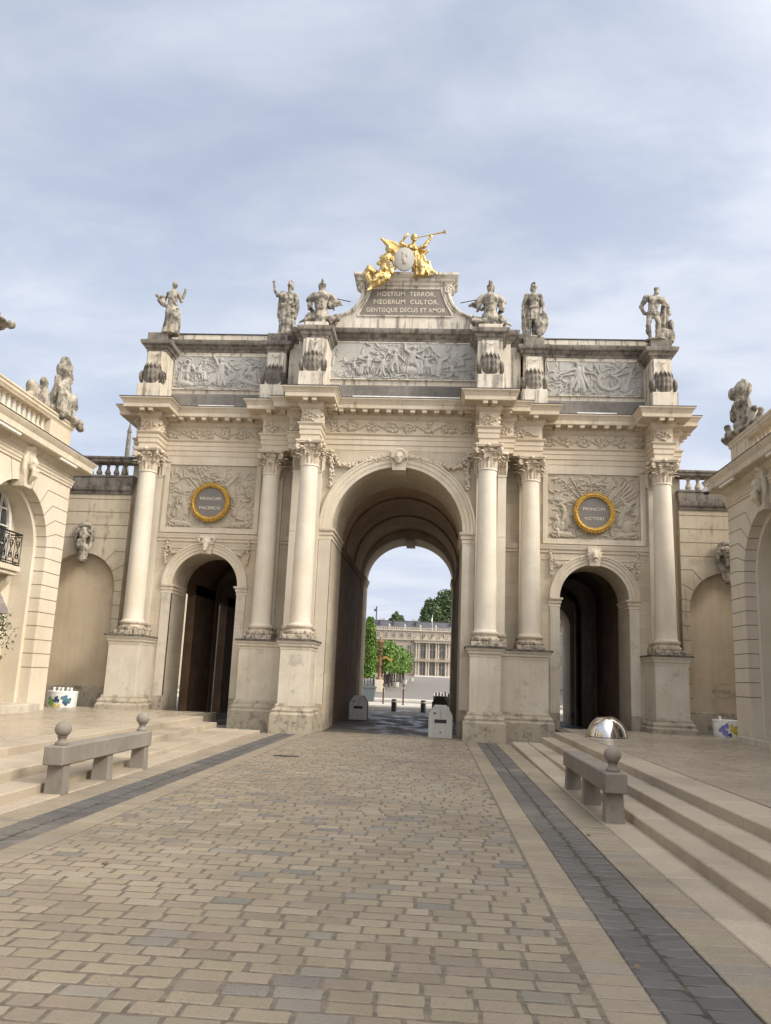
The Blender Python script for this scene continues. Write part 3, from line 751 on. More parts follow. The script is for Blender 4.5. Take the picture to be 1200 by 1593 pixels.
def ent_path():
    h = [(0, YC), (A-.27, YC), (A-.27, -.29), (A+.27, -.29), (A+.27, .68), (3.46, .68), (3.46, .95), (4.36, .95), (4.36, YS), (C-.27, YS), (C-.27, .95), (C+.27, .95), (C+.27, 1.80), (8.76, 1.80), (8.76, 14.0)]
    return [(-x, y) for x, y in h[:0:-1]]+h[1:] if False else [(-x, y) for x, y in reversed(h[1:])]+h[1:]
def build_entablature():
    P = ent_path(); e = .012
    core = MB()
    for s in (-1, 1):
        for a, b, y0, y1 in ((A-.262, A+.262, -.282, YC+.1), (3.44, 4.352, .958, YS+.1), (C-.262, C+.262, .958, YS+.1), (2.9, 3.452, .69, 1.2)):
            x0, x1 = sorted((s*a, s*b)); core.box(x0, x1, y0, y1, 8.456, 9.90)
    mb = MB(); mb.sweep(P, [(-.2, 8.452), (e, 8.452), (e, 8.61), (e+.028, 8.625), (e+.028, 8.77), (e+.05, 8.785), (e+.05, 8.90), (e+.065, 8.91), (e+.10, 8.955), (e+.105, 8.985), (e, 8.99)])
    mb.v += []; o = len(mb.v); mb.v += core.v; mb.f += [tuple(i+o for i in f) for f in core.f]; mb.mi += core.mi; mb.c += core.c
    recalc(mb.build('architrave', M['entab'], ARCH, 25))
    mb = MB(); mb.sweep(P, [(e, 8.98), (e, 9.44)]); fr = recalc(mb.build('frieze', M['entab'], ARCH))
    mb = MB(); mb.sweep(P, [(e, 9.42), (e+.02, 9.43), (e+.05, 9.47), (e+.09, 9.50), (e+.10, 9.53), (e+.10, 9.635), (e+.13, 9.65), (e+.44, 9.65), (e+.44, 9.665), (e+.455, 9.665), (e+.455, 9.79), (e+.47, 9.80), (e+.48, 9.83), (e+.53, 9.90), (e+.56, 9.925), (e+.56, ZC), (-.35, ZC+.03)])
    for s in (-1, 1):   # top slabs over the blocks
        for a, b, y0, y1 in ((A-.3, A+.3, -.3, YC+.5), (3.3, 4.36, .93, YS+.5), (C-.3, C+.3, .93, YS+.5)):
            x0, x1 = sorted((s*a, s*b)); mb.box(x0, x1, y0, y1, 9.6, ZC+.028)
    cn = recalc(mb.build('cornice', M['corn'], ARCH, 25))
    # lead drip on the cornice edge
    mb = MB(); mb.sweep(P, [(e+.50, ZC+.003), (e+.572, ZC+.003), (e+.574, ZC+.022), (e+.3, ZC+.034)]); recalc(mb.build('lead_edge', M['lead'], cn))
    # modillions under the soffit, one piece each
    mb = MB(); mb.cbox(-.075, .075, -.135, .2, 9.555-9.6, 9.652-9.6, .012); mb.cbox(-.088, .088, -.148, .2, 9.625-9.6, 9.650-9.6, .006); md0 = None
    for (ax, ay), (bx, by) in zip(P, P[1:]):
        d = Vector((bx-ax, by-ay)); L = d.length; d.normalize(); n = Vector((d.y, -d.x))
        if abs(by-ay) > 6: L = 4.5
        k = 1 if L < .5 else max(1, round(L/.36))
        for i in range(k):
            t = (i+.5)*L/k; c = Vector((ax, ay))+d*t+n*.30
            if md0 is None: md0 = mb.build('modillion', M['corn'], cn); o = md0
            else: o = copy_tree(md0, cn)
            o.location = (c.x, c.y, 9.6); o.rotation_euler = (0, 0, math.atan2(d.y, d.x))
    # carved frieze scrolls
    rng = random.Random(3)
    for x0, x1, y, n in ((-2.36, 2.36, YC-e, 4), (-7.74, -4.42, YS-e, 3), (4.42, 7.74, YS-e, 3), (-4.32, -3.48, .95-e, .9), (3.48, 4.32, .95-e, .9), (-A-.25, -A+.25, -.29-e, .6), (A-.25, A+.25, -.29-e, .6), (-C-.25, -C+.25, .95-e, .6), (C-.25, C+.25, .95-e, .6), (2.95, 3.44, .68-e, .6), (-3.44, -2.95, .68-e, .6)):
        w = x1-x0; S = scroll_strokes(w, .42, n, rng)
        o = relief_mesh('frieze_carving', w, .42, max(24, int(w/.014)), 34, S, M['entab'], fr, .085, int(abs(x0)*10), .003); o.location = (x0, y-.004, 9.0)
    for s in (-1, 1):    # return faces of the blocks towards the middle and the sides
        for xx, ya, yb, sd in ((A-.27-e, -.25, .66, -1), (C-.27-e, .98, 1.8, -1), (A+.27+e, -.25, .64, 1)):
            w = yb-ya; o = relief_mesh('frieze_carving', w, .42, int(w/.016), 30, scroll_strokes(w, .42, .9, rng), M['entab'], fr, .08, int(xx*7), .003)
            face = sd*s
            if face > 0: o.rotation_euler = (0, 0, R(90)); o.location = (s*xx+.004, ya, 9.0)
            else: o.rotation_euler = (0, 0, R(-90)); o.location = (s*xx-.004, yb, 9.0)
    # white floodlight bars lying on the cornice
    for k, (a, b, y) in enumerate(((-6.67, -5.48, 1.42), (-1.5, 1.85, .26), (5.52, 6.76, 1.42))):
        mb = MB(); mb.cbox(a, b, y-.03, y+.03, ZC+.04, ZC+.10, .01)
        for x in (a+.1, (a+b)/2, b-.1): mb.box(x-.02, x+.02, y-.02, y+.02, ZC+.0, ZC+.045)
        o = mb.build('floodlight_bar', M['white_lamp'])
        tag(o, ('thin white floodlight bar lying on the cornice under the left attic relief', 'long thin white floodlight bar lying on the cornice under the middle attic relief', 'thin white floodlight bar lying on the cornice under the right attic relief')[k], 'floodlight', 'floodlight bars on the arch cornice')

def console(s_, name, x, yf, z0, zt, wid, par):
    """scroll bracket on an attic pedestal with a blackened acanthus leaf and a block under it"""
    pts = []
    for k in range(25):
        t = k/24; z = zt-(zt-z0)*t
        d = .05+.06*t if t < .45 else .077+.22*math.sin((t-.45)/.55*math.pi*.62)
        pts.append((yf-d, z))
    prof = [(yf+.05, zt)]+pts+[(yf+.05, z0)]
    mb = MB(); mb.prism(prof, x-wid/2, x+wid/2, axis='x')
    for q in (-1, 1):
        mb.prism([(yf+(a-yf)*.93-.012 if a < yf else a, zt+(z-zt)*.985) for a, z in prof], x+q*wid/2-.03, x+q*wid/2+.03, axis='x')
        c = Vector((x+q*(wid/2+.03), yf-.15, z0+.17))
        mb.tube([c+Vector((0, .15*(1-t/22)*math.cos(t*.55), .15*(1-t/22)*math.sin(t*.55))) for t in range(20)], .022, 6)
    mb.tube([(x-wid*.3, yf-.10, zt-.10), (x, yf-.12, zt-.17), (x+wid*.3, yf-.10, zt-.10)], .018, 6)
    br = recalc(mb.build('scroll_bracket', M['attic'], par, 35))
    mb = MB(); hw = .36; n = 40; nz = 16; vs = []
    for j in range(nz+1):                      # bulging leaf bundle: ribs and scalloped lobes carved into one skin
        t = j/nz; z = z0+.66*t; bulge = .40*math.sin(math.pi*(.22+.55*t))**.8+.06*(1 if t > .86 else 0); w = hw*(1-.2*t)
        for k in range(n+1):
            u = 2*k/n-1; rib = .035*abs(math.sin(u*2.5*math.pi))+.009*math.sin(t*22+abs(math.sin(u*2.5*math.pi))*2.5)
            vs.append((x+u*w, yf-.02-max(0, bulge*(1-u*u*.55)+rib-.02), z+.05*math.cos(u*5*math.pi)*(t > .8)))
    mb.add(vs, [(j*(n+1)+k, j*(n+1)+k+1, (j+1)*(n+1)+k+1, (j+1)*(n+1)+k) for j in range(nz) for k in range(n)])
    for q in (-1, 1):                          # side volutes
        mb.lathe([(.20, 0), (.22, .03), (.20, .07), (.02, .08)], n=18); m = len(mb.v)-4*18
        mb.v[m:] = [(x+q*(hw-.06+c), yf-.14+a_, z0+.26+b_) for a_, b_, c in mb.v[m:]]
        c = Vector((x+q*(hw+.02), yf-.14, z0+.26)); mb.tube([c+Vector((0, .19*(1-t/24)*math.cos(t*.55), .19*(1-t/24)*math.sin(t*.55))) for t in range(22)], .022, 6)
    mb.build('acanthus_leaf', M['attic_dark'], br, 60)
    mb = MB(); mb.cbox(x-.39, x+.39, yf-.36, yf+.02, ZC+.0, z0, .015); mb.build('bracket_block', M['attic'], br)

def build_attic():
    h = [(0, .72), (3.36, .72), (3.36, 1.02), (3.70, 1.02), (3.70, 1.82), (8.45, 1.82), (8.45, 6.0)]
    P = [(-x, y) for x, y in reversed(h[1:])]+h[1:]
    mb = MB(); mb.sweep(P, [(0, ZC), (0, 12.12)]); mb.box(-8.44, 8.44, 1.9, 6.0, ZC-.1, 12.1); mb.box(-3.34, 3.34, .8, 2.5, ZC-.1, 12.1)
    w = recalc(mb.build('attic_wall', M['attic'], ARCH))
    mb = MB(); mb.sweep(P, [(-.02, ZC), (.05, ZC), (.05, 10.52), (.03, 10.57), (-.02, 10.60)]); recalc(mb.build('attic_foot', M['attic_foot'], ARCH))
    mb = MB(); mb.sweep(P, [(-.02, 12.04), (.03, 12.05), (.04, 12.12), (.10, 12.16), (.14, 12.22), (.22, 12.26), (.24, 12.30), (.26, 12.37), (.26, 12.40), (-.02, 12.42)]); mb.box(-8.44, 8.44, 1.9, 6.0, 12.1, 12.41); mb.box(-3.34, 3.34, .8, 2.5, 12.1, 12.41)
    recalc(mb.build('attic_cornice', M['attic_dark'], ARCH, 25))
    mb = MB()
    for s in (-1, 1):
        x0, x1 = sorted((s*3.9, s*8.35)); mb.cut(); mb.cbox(x0, x1, 1.70, 2.3, 12.38, 12.64, .02); mb.box(x0, x1, 1.67, 2.33, 12.64, 12.665, 1)
    mb.build('attic_coping', [M['attic'], M['lead']], ARCH)
    for s in (-1, 1):
        for nm, xc, yf, yb, wd, zt in (('i', A, -.35, .72, .365, 12.02), ('m', B+.03, .85, 1.82, .305, 12.02), ('o', C-.01, .90, 1.82, .305, 12.02)):
            x = s*xc; mb = MB(); mb.box(x-wd, x+wd, yf, yb+.05, ZC, 11.75)
            mb.cbox(x-wd*.66, x+wd*.66, yf-.02, yf+.1, 10.6, 11.62, .01)
            p = mb.build('attic_pedestal', M['attic'], ARCH)
            path = [(x-wd, yb), (x-wd, yf), (x+wd, yf), (x+wd, yb)]
            mb = MB(); mb.sweep(path, [(-.05, 11.66), (.02, 11.67), (.03, 11.74), (.08, 11.78), (.10, 11.85), (.18, 11.90), (.20, 11.97), (.20, zt), (-.05, zt+.01)]); mb.box(x-wd+.02, x+wd-.02, yf+.02, yb, 11.7, zt+.005)
            recalc(mb.build('pedestal_cap', M['attic_dark'], p, 25))
            console(s, nm, x, yf, 10.47, 11.66, .46 if nm == 'i' else .44, p)
            if nm == 'i': mb = MB(); mb.cbox(x-.36, x+.36, yf+.0, yf+.75, zt, zt+.2, .02); mb.build('statue_plinth', M['attic'], p)
            else: mb = MB(); mb.cbox(x-.33, x+.33, yf-.08, yf+.6, zt, zt+.3, .02); mb.build('statue_plinth', M['attic_dark'], p)
    # relief panels
    rng = random.Random(11)
    def panel(x0, x1, y, z0, z1, S, seed, seams):
        mb = MB(); f = .035
        o = relief_mesh('attic_relief', x1-x0, z1-z0, int((x1-x0)/.0135), int((z1-z0)/.0135), S, M['relief'], ARCH, .085, seed, .006); o.location = (x0, y-.035, z0)
        for a, b, c, d in ((x0-f, x1+f, z0-f, z0), (x0-f, x1+f, z1, z1+f), (x0-f, x0, z0, z1), (x1, x1+f, z0, z1)): mb.box(a, b, y-.055, y+.02, c, d)
        mb.build('relief_frame', M['attic'], o).location = (-x0, -(y-.035), -z0)
        for q in seams:
            mb = MB(); mb.box(q-.006, q+.006, -.012, .0, .0, z1-z0); mb.build('relief_joint', M['joint'], o)
    # left: seated and standing figures under trees; middle: crowded battle; right: archer and dragon-like beast
    W, H = 3.16, 1.14
    S = clutter(W, H, 260, rng, lambda u, v: 1-.9*v if u > .2 else .8)
    S += figure_strokes(.42, .28, .70, rng, True)+figure_strokes(.80, .3, .62, rng, True)+figure_strokes(1.55, .12, .95, rng)+figure_strokes(2.5, .22, .72, rng, True)
    S += [(1.45, .5, 1.2, .14, .09, .05, .8), (1.6, .5, 1.75, .12, .11, .06, .8), (2.3, .3, 2.9, .12, .10, .05, .8), (.2, .22, .6, .12, .12, .08, .8)]
    S += cloud_strokes(1.15, 1.0, .22, 26, rng)+cloud_strokes(2.5, .98, .22, 22, rng, .4)+cloud_strokes(.7, .2, .35, 22, rng, .7)
    panel(-7.68, -4.52, 1.80, 10.75, 11.89, S, 1, (2.86,))
    W, H = 4.54, 1.2
    S = clutter(W, H, 480, rng, lambda u, v: (1-.75*v)*(1 if .12 < u < .88 else .35))
    for x, z, sc, st in ((.75, .12, .5, 1), (1.15, .15, .62, 1), (1.6, .1, .66, 0), (2.0, .25, .72, 0), (2.52, .18, .92, 1), (3.0, .15, .66, 1), (3.4, .1, .7, 0), (3.8, .1, .45, 1)): S += figure_strokes(x, z, sc, rng, bool(st))
    for q in range(9): x = rng.uniform(1.6, 3.9); a = rng.uniform(1.2, 1.9); S.append((x, rng.uniform(.6, .8), x+.3*math.cos(a), min(1.15, .8+.3*math.sin(a)), .014, .012, .5))
    S += cloud_strokes(1.9, 1.0, .3, 26, rng, .45)+[(3.4, .35, 4.2, .48, .03, .012, .8), (3.5, .28, 4.3, .3, .03, .012, .7), (2.3, .3, 2.75, .28, .14, .12, .8)]
    panel(-2.27, 2.27, .70, 10.78, 11.98, S, 2, (2.2,))
    W, H = 3.1, 1.15
    S = clutter(W, H, 230, rng, lambda u, v: (1-.5*v) if u > .5 else .75-.7*v)
    S += figure_strokes(1.05, .14, .98, rng)
    S += [(.95, .72, .45, .62, .05, .03, .9), (1.15, .78, 1.55, .72, .045, .03, .9), (.5, .62, .42, .5, .05, .04, .8), (.85, .5, .75, .1, .10, .04, .8), (1.1, .5, 1.2, .1, .11, .06, .8)]
    pts = [(2.05+.42*math.cos(t*.35+2.4)*(1-.03*t), .45+.30*math.sin(t*.35+2.4)*(1-.02*t)) for t in range(16)]
    for k, (a, b) in enumerate(zip(pts, pts[1:])): S.append((*a, *b, .085-.003*k, .085-.003*k, .85))
    S += [(2.1, .7, 2.5, .95, .06, .03, .8), (2.2, .65, 2.7, .8, .05, .02, .8), (1.7, .75, 1.55, 1.0, .05, .02, .8), (2.55, .2, 2.75, .9, .09, .05, .7), (2.7, .6, 2.95, .85, .03, .015, .7)]
    S += cloud_strokes(2.4, 1.0, .28, 34, rng, .6)+cloud_strokes(.25, .35, .2, 16, rng, .5)+cloud_strokes(2.6, .2, .3, 24, rng, .6)+cloud_strokes(1.3, .15, .3, 22, rng, .7)
    panel(4.60, 7.70, 1.80, 10.76, 11.91, S, 3, (.42, 1.52, 2.17, 2.86))
    # crowning gable
    side = [(2.62, 12.40), (2.55, 12.62), (2.28, 12.78)]+[(1.40+.80*(1-math.sin(t)), 13.90-1.02*(math.cos(t))) for t in [R(6+8.4*k) for k in range(10)]]+[(1.40, 13.95)]
    side = sorted(side, key=lambda p: p[1]); out = [(x, z) for x, z in side]
    poly = out+[(-x, z) for x, z in reversed(out)]
    mb = MB(); mb.prism(poly, .62, 1.5)
    g = recalc(mb.build('crowning_gable', M['attic'], ARCH))
    mb = MB()
    for s in (-1, 1):
        mb.cut()           # raised edge moulding along the curved sides, volutes at the top
        mb.tube([(s*(x-.05), .60, z) for x, z in out], .055, 6); mb.tube([(s*(x-.19), .61, z+.02) for x, z in out[2:]], .028, 6)
        c = Vector((s*1.36, .58, 13.78)); mb.tube([c+Vector((s*.15*(1-t/20)*math.cos(t*.6), -.02, .15*(1-t/20)*math.sin(t*.6))) for t in range(18)], .026, 6)
    mb.build('gable_moulding', M['attic'], g, 40)
    mb = MB(); mb.sweep([(-1.42, 1.5), (-1.42, .60), (1.42, .60), (1.42, 1.5)], [(-.1, 13.92), (.03, 13.93), (.05, 14.0), (.12, 14.05), (.14, 14.11), (.22, 14.16), (.25, 14.20), (.25, 14.27), (-.1, 14.29)]); mb.box(-1.4, 1.4, .6, 1.5, 13.9, 14.285)
    recalc(mb.build('gable_cornice', M['attic'], g, 25))
    left = [(-1.46, 12.91), (-1.40, 13.04), (-1.30, 13.22), (-1.20, 13.42), (-1.13, 13.62), (-1.09, 13.78)]
    mb = MB(); mb.prism(left+[(-x, z) for x, z in reversed(left)], .602, .66)
    tb = recalc(mb.build('inscription_tablet', M['slate'], ARCH))
    for t, z, w, sp in (('HOSTIUM  TERROR,', 13.56, 1.86, 1.1), ('FŒDERUM  CULTOR,', 13.29, 2.08, 1.1), ('GENTISQUE DECUS ET AMOR', 13.01, 2.52, 1.02)):
        lettering('lettering', t, .02, .598, z, .205, tb, M['letter'], w)
    mb = MB(); pts = [(-1.5, 12.87)]+left[1:]+[(-1.06, 13.83)]; pts = [(-1.5, 12.87)]+[(x-.04, z) for x, z in left]+[(-1.11, 13.82)]
    full = pts+[(-x, z) for x, z in reversed(pts)]; mb.tube([(x, .605, z) for x, z in full+[full[0]]], .03, 6)
    mb.build('tablet_frame', M['attic'], tb, 40)
    # tie rods between the gable and the trophies
    for s in (-1, 1):
        mb = MB(); mb.tube([(s*1.75, .55, 13.32), (s*2.3, .25, 13.30)], .014, 6); mb.build('tie_rod', M['iron'], ARCH)

build_walls(); build_archivolts(); build_interior(); build_columns(); build_pedestals(); build_entablature(); build_attic()

# ---- keystone masks, garlands, trophy reliefs and medallions
def keystones():
    def blk(cx, z, y, w, h, par):
        mb = MB(); mb.prism([(cx-w*.36, z-h), (cx+w*.36, z-h), (cx+w*.5, z), (cx-w*.5, z)], y-.17, y+.2); return recalc(mb.build('keystone', M['trim'], par))
    k = blk(0, 8.43, YC, .56, .62, ARCH)
    s = Sculpt(); s.head((0, YC-.24, 8.17), .19, hair='none'); s.ell((0, YC-.12, 8.30), (.27, .14, .2))
    for q in range(15): a = math.pi*q/14; s.ell((.22*math.cos(a), YC-.24, 8.20+.23*math.sin(a)), .06)
    for q in (-1, 1): s.limb([(q*.2, YC-.16, 8.33), (q*.23, YC-.14, 8.13), (q*.19, YC-.14, 8.0)], [.06, .05, .035])
    s.build('female_mask', M['trim'], k, .016)
    mb = MB(); mb.box(-.2, .2, YC+.06, YC+.75, 7.88, 8.0); mb.build('keystone_soffit', M['trim'], k)
    k = blk(-6.08, 5.80, YS, .42, .58, ARCH)
    s = Sculpt(); s.ell((-6.08, YS-.2, 5.58), (.15, .14, .17)).ell((-6.08, YS-.3, 5.40), (.085, .1, .14)).ell((-6.08, YS-.36, 5.31), (.06, .06, .05))
    for q in (-1, 1):
        s.limb([(-6.08+q*.11, YS-.18, 5.72), (-6.08+q*.22, YS-.2, 5.74), (-6.08+q*.26, YS-.22, 5.66), (-6.08+q*.22, YS-.24, 5.60)], [.05, .05, .04, .025]); s.ell((-6.08+q*.09, YS-.31, 5.56), (.03, .03, .025))
        s.ell((-6.08+q*.17, YS-.2, 5.55), (.07, .04, .03))
    s.build('ram_mask', M['trim'], k, .014)
    k = blk(6.08, 5.80, YS, .42, .58, ARCH)
    s = Sculpt(); s.head((6.08, YS-.18, 5.55), .14, hair='none')
    for q in range(22):
        a = 2*math.pi*q/22; s.limb([(6.08+.14*math.cos(a), YS-.15, 5.56+.14*math.sin(a)), (6.08+(.22+.04*(q % 2))*math.cos(a), YS-.13, 5.56+(.24+.04*(q % 2))*math.sin(a))], [.05, .02])
    s.ell((6.08, YS-.32, 5.47), (.09, .06, .06)).ell((6.08, YS-.3, 5.36), (.06, .05, .05)); s.build('lion_mask', M['trim'], k, .014)
def garlands():
    rng = random.Random(5)
    def clump(mb, c, r):
        for q in range(3):
            o = Vector((rng.uniform(-1, 1), rng.uniform(-.7, -.1), rng.uniform(-1, 1)))*r*.7
            e = Matrix.Rotation(rng.uniform(0, 6), 3, Vector((rng.random(), 1, rng.random())))
            mb.ell(Vector(c)+o, (r*.95, r*.45, r*.5), 7, 5, rot=e)
    for cx, y, drops, sag in ((0, YC, ((2.08, 8.36, 7.22),), ((.34, 8.26), (1.0, 8.12), (1.5, 7.93), (1.88, 7.98), (2.06, 8.33))),
                        (-6.08, YS, ((1.32, 5.62, 4.86),), ((.24, 5.52), (.55, 5.46), (.85, 5.28), (1.12, 5.22), (1.30, 5.52))), (6.08, YS, ((1.32, 5.62, 4.86),), ((.24, 5.52), (.55, 5.46), (.85, 5.28), (1.12, 5.22), (1.30, 5.52)))):
        k = .075 if cx == 0 else .052
        for s in (-1, 1):
            mb = MB()
            for (x, zt, zb) in drops:
                n = int((zt-zb)/(k*1.15))
                for i in range(n): clump(mb, (cx+s*x, y-.05, zt-(zt-zb)*i/n), k*(1.15-.35*abs(i/n-.45)))
                mb.tube([(cx+s*(x-.05), y-.04, zt+.02), (cx+s*x, y-.06, zt+.09), (cx+s*(x+.05), y-.04, zt+.02)], .018, 6)
            for (xa, za), (xb, zb) in zip(sag, sag[1:]):
                n = max(2, int(math.hypot(xb-xa, zb-za)/(k*1.0)))
                for i in range(n): t = i/n; clump(mb, (cx+s*(xa+(xb-xa)*t), y-.06, za+(zb-za)*t), k*.95)
            mb.build('garland', M['capital'], ARCH, 60)
def trophies_and_medallions():
    for s, lines, nm in ((-1, ('PRINCIPI', 'PACIFICO'), 0), (1, ('PRINCIPI', 'VICTORI'), 1)):
        rng = random.Random(20+nm); x0 = s*6.09-1.42; w, h = 2.84, 2.05; S = []; cx, cz = 1.42, .76
        S = clutter(w, h, 330, rng, lambda u, v: .9 if abs(u-.5) > .17 or v > .7 else .3, .5)
        for q in range(11 if nm else 8):             # flags, spears, trumpets, branches behind the medallion
            a = R(rng.choice([rng.uniform(25, 75), rng.uniform(105, 155)])); r0 = .6; r1 = rng.uniform(.9, 1.45)
            p = (cx+r0*math.cos(a), cz+r0*math.sin(a)); e = (min(w-.06, max(.06, cx+r1*math.cos(a))), min(h-.06, cz+r1*math.sin(a)))
            S.append((*p, *e, .018, .024, .6))
            if q % 2:
                m = ((p[0]+e[0])/2, (p[1]+e[1])/2); b = a-.5*(1 if a < 1.57 else -1)
                for f in range(4): S.append((*m, min(w-.03, max(.03, m[0]+(.2+.08*f)*math.cos(b))), min(h-.03, max(.03, m[1]+(.2+.05*f)*math.sin(b))), .06, .03, .5)); b += .16
        for sd in (-1, 1):
            for q in range(13):                      # drapery and arms heaped at both sides
                bx = cx+sd*rng.uniform(.7, 1.25); bz = rng.uniform(.1, 1.3); a = rng.uniform(0, 6.28); l = rng.uniform(.1, .35)
                S.append((bx, bz, min(w-.05, max(.05, bx+l*math.cos(a))), max(.05, bz+l*math.sin(a)), rng.uniform(.03, .09), .02, rng.uniform(.5, 1)))
            S.append((cx+sd*1.0, .42, cx+sd*1.05, .44, .2, .18, .6)); S.append((cx+sd*.75, .12, cx+sd*1.25, .18, .09, .06, .8)); S.append((cx+sd*.8, .5, cx+sd*.95, 1.0, .13, .07, .8))
            for q in range(8): S.append((cx+sd*(.62+q*.09), .05, cx+sd*(.7+q*.09), .1+.05*(q % 3), .035, .03, .8))
        S += cloud_strokes(cx, 1.62, .3, 34, rng, .8)
        if nm:
            for q in range(6): a = R(28+q*5); S.append((cx+.75*math.cos(a), cz+.6*math.sin(a), min(w-.04, cx+1.5*math.cos(a)), min(h-.05, cz+1.45*math.sin(a)), .03, .04, .55))
        o = relief_mesh('trophy_relief', w, h, 200, 150, S, M['relief2'], ARCH, .10, 40+nm, .006); o.location = (x0, YS-.012, 6.07)
        mc = (s*6.08, YS-.14, 6.89)
        mb = MB(); n = 48; prof = [(.47, .02), (.50, -.06), (.56, -.10), (.62, -.06), (.655, .03)]
        vs = []
        for k in range(n):
            a = 2*math.pi*k/n
            for r, d in prof: vs.append((mc[0]+r*math.cos(a), mc[1]+d, mc[2]+r*math.sin(a)))
        m = len(prof); mb.add(vs, [(k*m+j, k*m+j+1, ((k+1) % n)*m+j+1, ((k+1) % n)*m+j) for k in range(n) for j in range(m-1)])
        for k in range(46):
            a = 2*math.pi*k/46
            for r_, q in ((.515, -1), (.565, 0), (.62, 1)):
                e = Matrix.Rotation(-a+q*.5, 3, Vector((0, 1, 0))); b = a+.03*q
                mb.ell((mc[0]+r_*math.cos(b), mc[1]-.075+.02*abs(q), mc[2]+r_*math.sin(b)), (.022, .03, .048), 6, 5, rot=e)
        md = MB(); md.prism([(mc[0]+.49*math.cos(2*math.pi*k/48), mc[2]+.49*math.sin(2*math.pi*k/48)) for k in range(48)], mc[1]-.005, mc[1]+.1)
        disc = recalc(md.build('medallion', M['dark_letter_slate'], ARCH))
        mb.build('gilt_wreath', M['gold_dull'], disc, 50)
        for t, z, w_ in ((lines[0], 6.96, .66), (lines[1], 6.66, .68 if not nm else .6)): lettering('lettering', t, mc[0]-.01, mc[1]-.008, z, .135, disc, M['letter'], w_)
keystones(); garlands(); trophies_and_medallions()
